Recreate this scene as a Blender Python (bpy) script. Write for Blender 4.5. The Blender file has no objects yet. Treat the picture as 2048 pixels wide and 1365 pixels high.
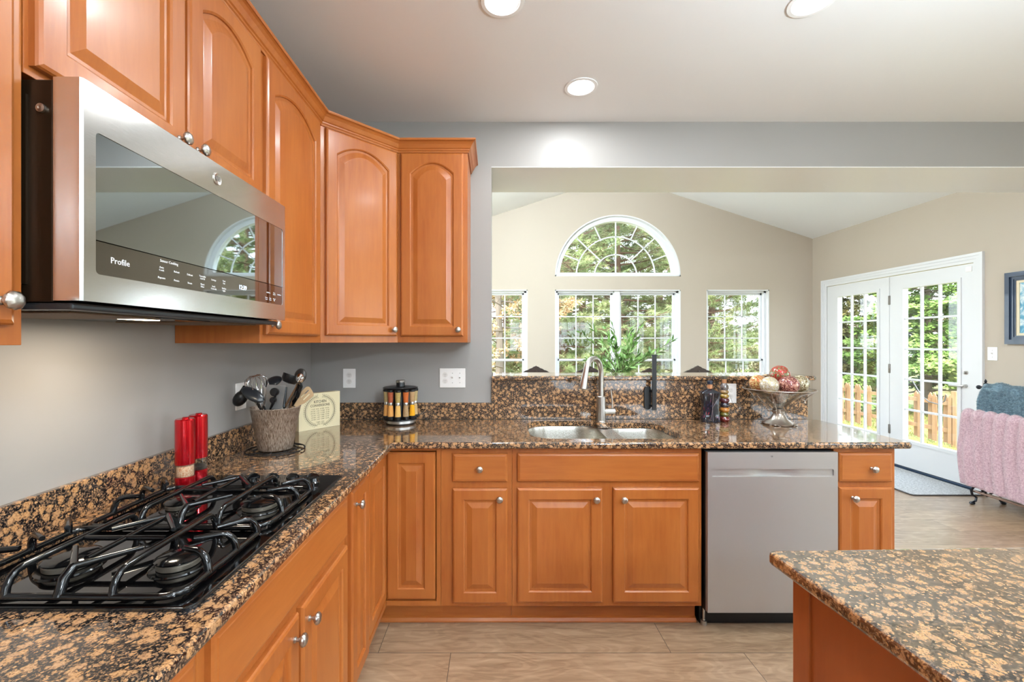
import bpy, bmesh, math, random
from mathutils import Vector, Matrix
from mathutils.geometry import tessellate_polygon
random.seed(7)
PI = math.pi
C = bpy.context.scene.collection
sc = bpy.context.scene
H = 1.397            # eye height

# ------------------------------------------------------------------ camera
cam = bpy.data.cameras.new('camera'); cam_ob = bpy.data.objects.new('camera', cam); C.objects.link(cam_ob)
cam_ob.location = (0, 0, H); cam_ob.rotation_euler = (PI/2, 0, 0)
cam.sensor_width = 36; cam.lens = 875/2048*36; cam.shift_x = 34/2048; cam.shift_y = 0.5/2048
cam.clip_start = 0.02; cam.clip_end = 300
sc.camera = cam_ob
# ------------------------------------------------------------------ view + world
sc.view_settings.view_transform = 'Standard'; sc.view_settings.look = 'None'
sc.view_settings.gamma = 1; sc.view_settings.use_curve_mapping = False
sc.view_settings.exposure = 1.0
W = bpy.data.worlds.new('overcast_sky'); sc.world = W; W.use_nodes = True
nt = W.node_tree; nt.nodes.clear()
o_ = nt.nodes.new('ShaderNodeOutputWorld'); b_ = nt.nodes.new('ShaderNodeBackground')
tc = nt.nodes.new('ShaderNodeTexCoord'); sx = nt.nodes.new('ShaderNodeSeparateXYZ'); rp = nt.nodes.new('ShaderNodeValToRGB')
nt.links.new(tc.outputs['Generated'], sx.inputs[0]); nt.links.new(sx.outputs[2], rp.inputs[0])
rp.color_ramp.elements[0].color = (0.84, 0.93, 1, 1); rp.color_ramp.elements[1].color = (0.66, 0.83, 1, 1); rp.color_ramp.elements[1].position = 0.7
nt.links.new(rp.outputs[0], b_.inputs[0]); b_.inputs[1].default_value = 3.9
nt.links.new(b_.outputs[0], o_.inputs[0])
# a soft, hazy sun from behind the house
sl = bpy.data.lights.new('hazy_sun', 'SUN'); sl.energy = 4.0; sl.angle = math.radians(12); sl.color = (1, 0.96, 0.9)
so = bpy.data.objects.new('hazy_sun', sl); C.objects.link(so); so.rotation_euler = (math.radians(50), 0, math.radians(-25))
CAN_W = 5.0          # watts of one recessed light
CHAN_W = 110
UP_W = 50
# ------------------------------------------------------------------ helpers
def lin(r, g, b):
    f = lambda c: (c/255/12.92) if c/255 <= 0.04045 else ((c/255+0.055)/1.055)**2.4
    return (f(r), f(g), f(b), 1)

def tag(o, label=None, cat=None, group=None, kind=None):
    if label: o['label'] = label
    if cat: o['category'] = cat
    if group: o['group'] = group
    if kind: o['kind'] = kind
    return o

def thing(name, label, cat, loc=(0, 0, 0), rot=(0, 0, 0), group=None, kind=None):
    o = bpy.data.objects.new(name, None); C.objects.link(o); o.empty_display_size = 0.05
    o.location = loc
    o.rotation_euler = rot if not isinstance(rot, (int, float)) else (0, 0, rot)
    return tag(o, label, cat, group, kind)

def link(name, me, parent=None, loc=None, rot=None):
    o = bpy.data.objects.new(name, me); C.objects.link(o)
    if parent: o.parent = parent
    if loc is not None: o.location = loc
    if rot is not None: o.rotation_euler = rot
    return o

def copy_tree(o, parent=None):
    c = o.copy(); C.objects.link(c)
    if parent: c.parent = parent
    for ch in list(o.children): copy_tree(ch, c)
    return c

class MB:
    def __init__(s, o=(0, 0, 0), M=None):
        s.v = []; s.f = []; s.o = Vector(o); s.M = M; s.smooth = []
    def add(s, vs, fs, smooth=False):
        n = len(s.v); s.v += [tuple(v) for v in vs]
        s.f += [tuple(i+n for i in f) for f in fs]; s.smooth += [smooth]*len(fs)
        return s
    def box(s, x0, x1, y0, y1, z0, z1, b=0.0):
        if x0 > x1: x0, x1 = x1, x0
        if y0 > y1: y0, y1 = y1, y0
        if z0 > z1: z0, z1 = z1, z0
        if b <= 0:
            vs = [(x, y, z) for x in (x0, x1) for y in (y0, y1) for z in (z0, z1)]
            return s.add(vs, [(0, 1, 3, 2), (4, 6, 7, 5), (0, 4, 5, 1), (2, 3, 7, 6), (0, 2, 6, 4), (1, 5, 7, 3)])
        b = min(b, (x1-x0)/2.01, (y1-y0)/2.01, (z1-z0)/2.01)
        bm = bmesh.new(); bmesh.ops.create_cube(bm, size=1)
        for v in bm.verts: v.co = Vector(((x0+x1)/2+v.co.x*(x1-x0), (y0+y1)/2+v.co.y*(y1-y0), (z0+z1)/2+v.co.z*(z1-z0)))
        bmesh.ops.bevel(bm, geom=bm.edges[:], offset=b, segments=2, affect='EDGES', profile=0.6)
        bm.verts.ensure_lookup_table(); bm.verts.index_update()
        s.add([v.co[:] for v in bm.verts], [[v.index for v in f.verts] for f in bm.faces]); bm.free()
        return s
    def obox(s, c, a, b, n, ha, hb, hn):
        c = Vector(c); a = Vector(a).normalized()*ha; b = Vector(b).normalized()*hb; n = Vector(n).normalized()*hn
        vs = [c+i*a+j*b+k*n for i in (-1, 1) for j in (-1, 1) for k in (-1, 1)]
        return s.add(vs, [(0, 1, 3, 2), (4, 6, 7, 5), (0, 4, 5, 1), (2, 3, 7, 6), (0, 2, 6, 4), (1, 5, 7, 3)])
    def tube(s, pts, r, seg=8, closed=False, cap=True, flat=None):
        pts = [Vector(p) for p in pts]; n = len(pts)
        rs = r if isinstance(r, (list, tuple)) else [r]*n
        T = []
        for i in range(n):
            if closed: t = pts[(i+1) % n]-pts[i-1]
            else: t = pts[min(i+1, n-1)]-pts[max(i-1, 0)]
            T.append(t.normalized() if t.length > 1e-9 else Vector((0, 0, 1)))
        up = Vector((0, 0, 1)) if abs(T[0].z) < 0.95 else Vector((1, 0, 0))
        N = (up-T[0]*up.dot(T[0])).normalized()
        vs = []
        for i in range(n):
            N = N-T[i]*N.dot(T[i])
            N = N.normalized() if N.length > 1e-6 else T[i].orthogonal().normalized()
            B = T[i].cross(N)
            for k in range(seg):
                a = 2*PI*k/seg
                fl = flat if flat else 1.0
                vs.append(pts[i]+N*math.cos(a)*rs[i]+B*math.sin(a)*rs[i]*fl)
        fs = []
        m = n if closed else n-1
        for i in range(m):
            for k in range(seg):
                a = i*seg+k; b = i*seg+(k+1) % seg; c = ((i+1) % n)*seg+(k+1) % seg; d = ((i+1) % n)*seg+k
                fs.append((a, b, c, d))
        if cap and not closed:
            fs.append(tuple(range(seg))[::-1]); fs.append(tuple((n-1)*seg+k for k in range(seg)))
        return s.add(vs, fs, True)
    def lathe(s, prof, seg=24, c=(0, 0, 0), mod=None, ax=None):
        # prof list (r,z) ; optional axis matrix
        c = Vector(c); vs = []; fs = []
        for i, (r, z) in enumerate(prof):
            for k in range(seg):
                a = 2*PI*k/seg; rr = r*(mod(a, i, r, z) if mod else 1)
                p = Vector((rr*math.cos(a), rr*math.sin(a), z))
                if ax is not None: p = ax @ p
                vs.append(c+p)
        for i in range(len(prof)-1):
            for k in range(seg):
                fs.append((i*seg+k, i*seg+(k+1) % seg, (i+1)*seg+(k+1) % seg, (i+1)*seg+k))
        if prof[0][0] > 1e-5: fs.append(tuple(range(seg))[::-1])
        if prof[-1][0] > 1e-5: fs.append(tuple((len(prof)-1)*seg+k for k in range(seg)))
        return s.add(vs, fs, True)
    def ball(s, c, r, seg=16, sc_=(1, 1, 1), M=None):
        c = Vector(c); rings = seg//2; vs = []; fs = []
        for i in range(rings+1):
            t = PI*i/rings
            for k in range(seg):
                a = 2*PI*k/seg
                p = Vector((math.sin(t)*math.cos(a)*sc_[0], math.sin(t)*math.sin(a)*sc_[1], math.cos(t)*sc_[2]))*r
                if M is not None: p = M @ p
                vs.append(c+p)
        for i in range(rings):
            for k in range(seg):
                fs.append((i*seg+k, (i+1)*seg+k, (i+1)*seg+(k+1) % seg, i*seg+(k+1) % seg))
        return s.add(vs, fs, True)
    def plate(s, outer, holes, mp, t0, t1):
        # polygon with holes, thickness t0..t1, mp(u,v,w)->xyz
        loops = [outer]+list(holes)
        pts = [p for l in loops for p in l]
        tris = tessellate_polygon([[Vector((p[0], p[1], 0)) for p in l] for l in loops])
        n = len(pts)
        vs = [mp(p[0], p[1], t0) for p in pts]+[mp(p[0], p[1], t1) for p in pts]
        fs = []
        for t in tris:
            fs.append(tuple(t)); fs.append(tuple(i+n for i in t[::-1]))
        st = 0
        for l in loops:
            m = len(l)
            for i in range(m):
                a = st+i; b = st+(i+1) % m
                fs.append((a, b, b+n, a+n))
            st += m
        return s.add(vs, fs)
    def build(s, name, mat, parent=None, smooth=None, kind=None, sharp=35):
        me = bpy.data.meshes.new(name)
        vs = [Vector(v)-s.o for v in s.v]
        if s.M is not None: vs = [s.M @ v for v in vs]
        me.from_pydata([v[:] for v in vs], [], s.f)
        bm = bmesh.new(); bm.from_mesh(me)
        bmesh.ops.remove_doubles(bm, verts=bm.verts, dist=1e-6)
        bmesh.ops.recalc_face_normals(bm, faces=bm.faces)
        bm.to_mesh(me); bm.free()
        if smooth is None: smooth = any(s.smooth)
        if smooth:
            me.polygons.foreach_set('use_smooth', [True]*len(me.polygons))
            try: me.set_sharp_from_angle(angle=math.radians(sharp))
            except Exception: pass
        if mat: me.materials.append(mat)
        o = link(name, me, parent)
        if kind: o['kind'] = kind
        return o

def rawmesh(name, vs, fs, mat, parent=None, smooth=False):
    me = bpy.data.meshes.new(name); me.from_pydata(vs, [], fs)
    if smooth: me.polygons.foreach_set('use_smooth', [True]*len(me.polygons))
    if mat: me.materials.append(mat)
    return link(name, me, parent)

def round_poly(P, R, seg=6):
    out = []; n = len(P)
    for i in range(n):
        p = Vector(P[i]); a = Vector(P[i-1]); b = Vector(P[(i+1) % n])
        r = R[i] if isinstance(R, (list, tuple)) else R
        if r <= 0: out.append(p[:]); continue
        d1 = (a-p).normalized(); d2 = (b-p).normalized()
        ang = math.acos(max(-1, min(1, d1.dot(d2)))); t = r/math.tan(ang/2)
        p1 = p+d1*t; p2 = p+d2*t
        cc = p+(d1+d2).normalized()*(r/math.sin(ang/2))
        a1 = math.atan2(p1.y-cc.y, p1.x-cc.x); a2 = math.atan2(p2.y-cc.y, p2.x-cc.x)
        da = (a2-a1+PI) % (2*PI)-PI
        for k in range(seg+1):
            q = a1+da*k/seg; out.append((cc.x+r*math.cos(q), cc.y+r*math.sin(q)))
    return out

def offset_poly(P, d):
    n = len(P); out = []
    for i in range(n):
        p = Vector(P[i]); a = Vector(P[i-1]); b = Vector(P[(i+1) % n])
        e1 = (p-a).normalized(); e2 = (b-p).normalized()
        n1 = Vector((-e1.y, e1.x)); n2 = Vector((-e2.y, e2.x))
        m = n1+n2; m = m.normalized() if m.length > 1e-6 else n1
        k = d/max(0.3, m.dot(n1)); out.append((p+m*k)[:])
    return out

def slab(mb, P, holes, z0, z1, r=0.008, seg=3):
    # P CCW, eased top and bottom edges
    rings = []
    for k in range(seg+1):
        a = PI/2*k/seg; rings.append((r*(1-math.sin(a)), z0+r*(1-math.cos(a))))
    for k in range(seg+1):
        a = PI/2*k/seg; rings.append((r*(1-math.cos(a)), z1-r*(1-math.sin(a))))
    n = len(P); vs = []; fs = []
    for (ins, z) in rings:
        vs += [(q[0], q[1], z) for q in offset_poly(P, ins)]
    for i in range(len(rings)-1):
        for k in range(n):
            fs.append((i*n+k, i*n+(k+1) % n, (i+1)*n+(k+1) % n, (i+1)*n+k))
    mb.add(vs, fs)
    for z in (z0, z1):
        loops = [offset_poly(P, r)]+holes
        tr = tessellate_polygon([[Vector((p[0], p[1], 0)) for p in l] for l in loops])
        mb.add([(p[0], p[1], z) for l in loops for p in l], [tuple(t) for t in tr])
    for h in holes:
        m = len(h)
        mb.add([(p[0], p[1], z0) for p in h]+[(p[0], p[1], z1) for p in h], [(i, (i+1) % m, (i+1) % m+m, i+m) for i in range(m)])
    return mb

def text(body, size, mat, parent, M, name='lettering', align='CENTER', ext=0.0003, sx=1.0):
    cu = bpy.data.curves.new(name, 'FONT'); cu.body = body; cu.size = size; cu.extrude = ext
    cu.align_x = align; cu.align_y = 'CENTER'; cu.resolution_u = 2
    to = bpy.data.objects.new(name, cu); C.objects.link(to)
    dg = bpy.context.evaluated_depsgraph_get(); dg.update()
    me = bpy.data.meshes.new_from_object(to.evaluated_get(dg))
    bpy.data.objects.remove(to); bpy.data.curves.remove(cu)
    me.transform(M @ Matrix.Diagonal((sx, 1, 1, 1))); me.materials.clear(); me.materials.append(mat)
    me.name = name
    return link(name, me, parent)

def frame_M(o, u, v):
    u = Vector(u).normalized(); v = Vector(v).normalized(); n = u.cross(v)
    M = Matrix((u, v, n)).transposed().to_4x4(); M.translation = Vector(o); return M

# ------------------------------------------------------------------ materials
def mat(name, col, rough=0.5, metal=0.0, spec=0.5, coat=0.0, emit=None, es=0, trans=0, ior=1.5, sheen=0, sub=0):
    m = bpy.data.materials.new(name); m.use_nodes = True
    p = m.node_tree.nodes['Principled BSDF']
    p.inputs['Base Color'].default_value = col; p.inputs['Roughness'].default_value = rough
    p.inputs['Metallic'].default_value = metal; p.inputs['Specular IOR Level'].default_value = spec
    p.inputs['Coat Weight'].default_value = coat; p.inputs['IOR'].default_value = ior
    p.inputs['Transmission Weight'].default_value = trans; p.inputs['Sheen Weight'].default_value = sheen
    if emit: p.inputs['Emission Color'].default_value = emit; p.inputs['Emission Strength'].default_value = es
    return m
def N(m, t, **k):
    n = m.node_tree.nodes.new(t)
    for a, b in k.items():
        if a in n.inputs: n.inputs[a].default_value = b
        else: setattr(n, a, b)
    return n
def L(m, a, b): m.node_tree.links.new(a, b)
def P(m): return m.node_tree.nodes['Principled BSDF']
def ramp(m, src, stops, interp='LINEAR'):
    r = N(m, 'ShaderNodeValToRGB'); cr = r.color_ramp; cr.interpolation = interp
    while len(cr.elements) < len(stops): cr.elements.new(0.5)
    for e, (p, c) in zip(cr.elements, stops): e.position = p; e.color = c
    L(m, src, r.inputs[0]); return r.outputs[0]
def coords(m, scale=(1, 1, 1), loc=(0, 0, 0), kind='Object'):
    t = N(m, 'ShaderNodeTexCoord'); mp = N(m, 'ShaderNodeMapping')
    mp.inputs['Scale'].default_value = scale; mp.inputs['Location'].default_value = loc
    L(m, t.outputs[kind], mp.inputs[0]); return mp.outputs[0]
def noise(m, vec, scale, detail=3, rough=0.5, dist=0):
    n = N(m, 'ShaderNodeTexNoise'); n.inputs['Scale'].default_value = scale; n.inputs['Detail'].default_value = detail
    n.inputs['Roughness'].default_value = rough; n.inputs['Distortion'].default_value = dist
    L(m, vec, n.inputs['Vector']); return n
def mixc(m, f, a, b, mode='MIX'):
    x = N(m, 'ShaderNodeMix'); x.data_type = 'RGBA'; x.blend_type = mode
    for s, v in ((x.inputs[0], f), (x.inputs[6], a), (x.inputs[7], b)):
        if isinstance(v, (int, float, tuple)): s.default_value = v
        else: L(m, v, s)
    return x.outputs[2]
def bump(m, src, strength=0.2, dist=0.001):
    b = N(m, 'ShaderNodeBump'); b.inputs['Strength'].default_value = strength; b.inputs['Distance'].default_value = dist
    L(m, src, b.inputs['Height']); L(m, b.outputs[0], P(m).inputs['Normal'])

def wood_mat(name, c1, c2, c3, along='Z', rough=0.33):
    m = mat(name, c1, rough, coat=0.1, spec=0.4); P(m).inputs['Coat Roughness'].default_value = 0.15
    s = {'Z': (9, 9, 0.9), 'X': (0.9, 9, 9), 'Y': (9, 0.9, 9)}[along]
    s2 = {'Z': (2.2, 2.2, 0.8), 'X': (0.8, 2.2, 2.2), 'Y': (2.2, 0.8, 2.2)}[along]
    n1 = noise(m, coords(m, s), 6, 6, 0.6, 0.4); n2 = noise(m, coords(m, s2), 2.2, 3, 0.5, 0.2)
    a = ramp(m, n1.outputs[0], [(0.3, c2), (0.65, c1)])
    L(m, mixc(m, ramp(m, n2.outputs[0], [(0.35, (0, 0, 0, 1)), (0.75, (0.75, 0.75, 0.75, 1))]), a, c3), P(m).inputs['Base Color'])
    bump(m, n1.outputs[0], 0.05)
    return m
MAPLE = wood_mat('honey_maple', lin(168, 95, 41), lin(154, 81, 32), lin(180, 110, 52))
MAPLE_H = wood_mat('honey_maple_rail', lin(168, 95, 41), lin(154, 81, 32), lin(180, 110, 52), 'X')
DARKWOOD = wood_mat('dark_carved_wood', lin(44, 32, 26), lin(28, 20, 16), lin(58, 42, 32))

def granite_mat(nm='brown_granite', civ=1.5, cw=0.75):
    m = mat(nm, (0.3, 0.2, 0.1, 1), 0.12, spec=0.5, coat=cw); P(m).inputs['Coat IOR'].default_value = civ; P(m).inputs['Coat Roughness'].default_value = 0.03
    co = coords(m); nz = noise(m, co, 60, 3, 0.6)
    mx = N(m, 'ShaderNodeVectorMath'); mx.operation = 'SCALE'; mx.inputs['Scale'].default_value = 0.016
    sb = N(m, 'ShaderNodeVectorMath'); sb.operation = 'SUBTRACT'; sb.inputs[1].default_value = (0.5, 0.5, 0.5)
    L(m, nz.outputs['Color'], sb.inputs[0]); L(m, sb.outputs[0], mx.inputs[0])
    ad = N(m, 'ShaderNodeVectorMath'); ad.operation = 'ADD'; L(m, co, ad.inputs[0]); L(m, mx.outputs[0], ad.inputs[1])
    def vor(sc_, feat='F1'):
        v = N(m, 'ShaderNodeTexVoronoi'); v.feature = feat; v.inputs['Scale'].default_value = sc_; L(m, ad.outputs[0], v.inputs['Vector']); return v
    big = vor(46); small = vor(112)
    tan = ramp(m, noise(m, co, 220, 3, 0.7).outputs[0], [(0.38, lin(84, 60, 44)), (0.47, lin(176, 130, 86)), (0.75, lin(208, 164, 114))])
    var = mixc(m, ramp(m, big.outputs['Color'], [(0.2, (0, 0, 0, 1)), (0.8, (0.5, 0.5, 0.5, 1))]), tan, lin(170, 132, 100))
    dark = ramp(m, noise(m, co, 200, 4, 0.75).outputs[0], [(0.44, lin(16, 15, 18)), (0.52, lin(52, 48, 48)), (0.57, lin(140, 108, 78))])
    k1 = ramp(m, big.outputs['Distance'], [(0.34, (1, 1, 1, 1)), (0.46, (0, 0, 0, 1))])
    k2 = ramp(m, small.outputs['Distance'], [(0.27, (1, 1, 1, 1)), (0.36, (0, 0, 0, 1))])
    k = mixc(m, 1.0, k1, k2, 'LIGHTEN')
    L(m, mixc(m, k, dark, var), P(m).inputs['Base Color'])
    return m
GRANITE = granite_mat(); GRANITE_P = granite_mat('high_polish_granite', 2.7, 1.0)

def paint(name, col, rough=0.6, b=0.03):
    m = mat(name, col, rough, spec=0.3); n = noise(m, coords(m), 90, 4, 0.6); bump(m, n.outputs[0], b); return m
GREY = paint('grey_wall_paint', lin(150, 146, 142), 0.45)
BEIGE = paint('beige_wall_paint', lin(186, 173, 156))
CEIL = paint('ceiling_paint', lin(236, 236, 236), 0.35)
WHITE = mat('white_trim_paint', lin(222, 221, 220), 0.35)
VINYL = mat('white_vinyl', lin(228, 229, 230), 0.35)
PLATE = mat('white_plastic_plate', lin(236, 232, 228), 0.35)
PLATE_D = mat('slot_grey', lin(120, 115, 110), 0.5)

def floor_mat():
    m = mat('oak_plank_floor', (0.4, 0.3, 0.2, 1), 0.36, spec=0.5, coat=0.3); P(m).inputs['Coat Roughness'].default_value = 0.25
    co = coords(m, loc=(0.198, 0.12, 0))
    br = N(m, 'ShaderNodeTexBrick'); br.offset = 0.248; br.offset_frequency = 2; br.squash = 1
    for k, v in (('Scale', 1), ('Mortar Size', 0.0016), ('Mortar Smooth', 0.1), ('Bias', 0), ('Brick Width', 1.312), ('Row Height', 0.208)): br.inputs[k].default_value = v
    br.inputs['Color1'].default_value = (0, 0, 0, 1); br.inputs['Color2'].default_value = (1, 1, 1, 1); br.inputs['Mortar'].default_value = (0.5, 0.5, 0.5, 1)
    L(m, co, br.inputs['Vector'])
    # grain shifted per plank
    vs = N(m, 'ShaderNodeVectorMath'); vs.operation = 'MULTIPLY_ADD'; vs.inputs[1].default_value = (7, 9, 3)
    L(m, br.outputs['Color'], vs.inputs[0]); L(m, co, vs.inputs[2])
    mp = N(m, 'ShaderNodeMapping'); mp.inputs['Scale'].default_value = (1.3, 9, 1); L(m, vs.outputs[0], mp.inputs[0])
    n1 = noise(m, mp.outputs[0], 3.0, 8, 0.62, 1.2)
    mp2 = N(m, 'ShaderNodeMapping'); mp2.inputs['Scale'].default_value = (1.6, 5.5, 1); L(m, vs.outputs[0], mp2.inputs[0])
    n2 = noise(m, mp2.outputs[0], 1.1, 2, 0.5, 0.4)
    mul = N(m, 'ShaderNodeMath'); mul.operation = 'MULTIPLY'; mul.inputs[1].default_value = 95; L(m, n2.outputs[0], mul.inputs[0])
    sn = N(m, 'ShaderNodeMath'); sn.operation = 'SINE'; L(m, mul.outputs[0], sn.inputs[0])
    base = ramp(m, n1.outputs[0], [(0.25, lin(128, 101, 76)), (0.5, lin(164, 136, 108)), (0.78, lin(186, 160, 132))])
    rings = ramp(m, sn.outputs[0], [(0.0, (0.86, 0.84, 0.82, 1)), (0.6, (1, 1, 1, 1))])
    c = mixc(m, 0.8, base, rings, 'MULTIPLY')
    kn = N(m, 'ShaderNodeTexVoronoi'); kn.inputs['Scale'].default_value = 1; mp3 = N(m, 'ShaderNodeMapping'); mp3.inputs['Scale'].default_value = (1.5, 4.0, 1); L(m, vs.outputs[0], mp3.inputs[0]); L(m, mp3.outputs[0], kn.inputs['Vector'])
    c = mixc(m, ramp(m, kn.outputs['Distance'], [(0.02, (0.6, 0.6, 0.6, 1)), (0.09, (0, 0, 0, 1))]), c, lin(96, 74, 58))
    tint = ramp(m, br.outputs['Color'], [(0, (0.9, 0.9, 0.9, 1)), (1, (1.05, 1.03, 1.0, 1))])
    c = mixc(m, 1.0, c, tint, 'MULTIPLY')
    c = mixc(m, br.outputs['Fac'], c, lin(84, 68, 54))
    L(m, c, P(m).inputs['Base Color']); bump(m, n1.outputs[0], 0.08)
    return m
FLOOR = floor_mat()

def steel(name, col, rough, sc_):
    m = mat(name, col, rough, metal=1.0); n = noise(m, coords(m, sc_), 40, 2, 0.5)
    L(m, ramp(m, n.outputs[0], [(0.3, (rough*0.8,)*3+(1,)), (0.7, (rough*1.25,)*3+(1,))]), P(m).inputs['Roughness'])
    return m
STEEL = steel('brushed_stainless', lin(196, 194, 190), 0.30, (1, 60, 60))
STEEL_V = mat('brushed_stainless_door', lin(180, 178, 175), 0.33); P(STEEL_V).inputs['Metallic'].default_value = 0.6
STEEL_V2 = steel('brushed_stainless_microwave', lin(206, 204, 200), 0.16, (1, 1, 60))
SINKM = steel('sink_steel', lin(200, 196, 186), 0.26, (60, 60, 2))
NICKEL = mat('satin_nickel', lin(188, 184, 178), 0.32, metal=1)
CHROME = mat('polished_chrome', lin(220, 220, 220), 0.08, metal=1)
DARKGLASS = mat('tinted_mirror_glass', lin(168, 176, 178), 0.02, metal=1)
DARKGLASS2 = mat('tinted_panel_glass', lin(140, 138, 134), 0.03, metal=1)
BLACKGLASS = mat('black_ceramic_glass', lin(6, 6, 7), 0.03, spec=0.6, coat=0.5)
IRON = mat('black_enamel_iron', lin(8, 9, 11), 0.14, spec=0.5, coat=0.25)
IRON_M = mat('matte_black_iron', lin(14, 14, 15), 0.5)
BLK = mat('black_plastic', lin(14, 15, 17), 0.35)
BLK_G = mat('glossy_black_plastic', lin(10, 11, 13), 0.12, coat=0.5)
BRONZE = mat('dark_bronze_casing', lin(48, 36, 24), 0.3, metal=0.6)
ALU = mat('burner_aluminium', lin(120, 112, 100), 0.45, metal=0.7)
LETTER = mat('white_print', lin(225, 225, 225), 0.5)
CLOCK = mat('clock_digits', lin(200, 225, 255), 0.5, emit=(0.7, 0.85, 1, 1), es=1.0)
LAMPM = mat('lamp_diffuser', (1, 1, 1, 1), 0.5, emit=(1, 0.97, 0.92, 1), es=6)
CANW = mat('recessed_trim_white', lin(245, 245, 245), 0.4)

def glass_mat(name, tint=(1, 1, 1, 1), refl=1.0):
    m = bpy.data.materials.new(name); m.use_nodes = True; m.node_tree.nodes.clear()
    o = N(m, 'ShaderNodeOutputMaterial'); t = N(m, 'ShaderNodeBsdfTransparent'); g = N(m, 'ShaderNodeBsdfGlossy')
    t.inputs[0].default_value = tint; g.inputs['Roughness'].default_value = 0.01
    fr = N(m, 'ShaderNodeFresnel')
    ge = N(m, 'ShaderNodeNewGeometry'); io = N(m, 'ShaderNodeMath'); io.operation = 'MULTIPLY_ADD'; io.inputs[1].default_value = 1/1.5-1.5; io.inputs[2].default_value = 1.5
    L(m, ge.outputs['Backfacing'], io.inputs[0]); L(m, io.outputs[0], fr.inputs[0])     # same reflectance entering and leaving the pane
    ml = N(m, 'ShaderNodeMath'); ml.operation = 'MULTIPLY'; ml.inputs[1].default_value = refl; L(m, fr.outputs[0], ml.inputs[0])
    mx = N(m, 'ShaderNodeMixShader'); L(m, ml.outputs[0], mx.inputs[0]); L(m, t.outputs[0], mx.inputs[1]); L(m, g.outputs[0], mx.inputs[2])
    L(m, mx.outputs[0], o.inputs[0]); return m
GLASS = glass_mat('window_glass', (0.97, 0.98, 0.98, 1))
CLEAR = glass_mat('clear_glassware', (0.93, 0.95, 0.95, 1), 1.6)

# ------------------------------------------------------------------ the setting
XW = -1.148; YB = 2.73; YB2 = 3.19; XR = 4.45; YF = 6.13; ZC = 2.767; ZH = 2.483; YN = -3.6
def struct(name, mb, m, parent=None):
    o = mb.build(name, m, parent)
    if parent is None: o['kind'] = 'structure'
    return o
mb = MB(); mb.box(XW-0.1, XR+0.15, YN-0.1, YF+0.15, -0.1, 0); struct('floor', mb, FLOOR)
mb = MB(); mb.box(XW-0.12, XW, YN, YB2, 0, ZC+0.1); struct('wall_left', mb, GREY)
mb = MB(); mb.box(XW-0.12, -0.022, YB, YB2, 0, 4.0); mb.box(-0.022, XR, YB, YB2, ZH+0.004, 4.0)
struct('wall_back', mb, GREY)
mb = MB(); mb.box(-0.022, XR, YB+0.001, YB2-0.001, ZH, ZH+0.004); struct('trim_1', mb, CEIL)     # painted soffit of the opening
mb = MB(); mb.box(-0.022, 1.94, YB, 2.88, 0, 1.157); struct('wall_half', mb, GREY)
mb = MB(); mb.box(XW, XR, YN, YB, ZC, ZC+0.1); struct('ceiling', mb, CEIL)
# sunroom vaulted ceiling
XS = -1.018; XP = 1.716; ZE = 2.833; ZP = 3.716
mb = MB()
for (xa, za, xb, zb) in ((XS, ZE, XP, ZP), (XP, ZP, XR, ZE)):
    mb.add([(xa, YB2, za), (xb, YB2, zb), (xb, YF, zb), (xa, YF, za), (xa, YB2, za+0.1), (xb, YB2, zb+0.1), (xb, YF, zb+0.1), (xa, YF, za+0.1)],
           [(0, 1, 2, 3), (4, 7, 6, 5), (0, 4, 5, 1), (2, 6, 7, 3), (1, 5, 6, 2), (0, 3, 7, 4)])
struct('ceiling_sunroom', mb, CEIL)
mb = MB(); mb.plate([(YB2, 0), (YF, 0), (YF, ZE), (YB2, ZE)], [[(3.6, 0.4), (5.9, 0.4), (5.9, 2.3), (3.6, 2.3)]], lambda u, v, w: (XS-w, u, v), 0, 0.14)
struct('wall_sunroom_left', mb, BEIGE)
def rect(x0, x1, z0, z1): return [(x0, z0), (x1, z0), (x1, z1), (x0, z1)]
WB = 0.40; WT = 2.119
AX = 1.7205; AR = 0.8795; AZ = 2.308
arch_hole = [(AX-AR, AZ)]+[(AX-AR*math.cos(PI*k/32), AZ+0.862*math.sin(PI*k/32)) for k in range(1, 32)]+[(AX+AR, AZ)]
arch_hole = arch_hole[::-1]
holes = [rect(-1.0+0.16, 0.4475, WB, WT)] if False else []
LW = (-0.42, 0.4553); CW = (0.841, 2.60); RW = (2.964, 3.839)
holes = [rect(LW[0], LW[1], WB, WT), rect(CW[0], CW[1], WB, WT), rect(RW[0], RW[1], WB, WT), arch_hole]
mb = MB(); mb.plate([(XS-0.14, 0), (XR+0.15, 0), (XR+0.15, ZE-0.048), (XP, ZP+0.0), (XS-0.14, ZE-0.045)], holes, lambda u, v, w: (u, YF+w, v), 0, 0.16)
struct('wall_far', mb, BEIGE)
DY0, DY1 = 4.06, 5.86
mb = MB(); mb.plate([(YN, 0), (DY0-0.01, 0), (DY0-0.01, 2.135), (DY1+0.01, 2.135), (DY1+0.01, 0), (YF, 0), (YF, 3.0), (YN, 3.0)], [rect(-2.4, -0.6, 0.9, 2.2), rect(0.3, 2.1, 0.25, 2.2)], lambda u, v, w: (XR+w, u, v), 0, 0.15)
struct('wall_right', mb, BEIGE)
mb = MB(); mb.plate([(XW-0.12, 0), (XR+0.15, 0), (XR+0.15, ZC+0.1), (XW-0.12, ZC+0.1)], [rect(0.5, 1.7, 0.85, 2.15), rect(2.2, 3.6, 0.2, 2.15)], lambda u, v, w: (u, YN-w, v), 0, 0.12)
struct('wall_behind', mb, GREY)
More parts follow.
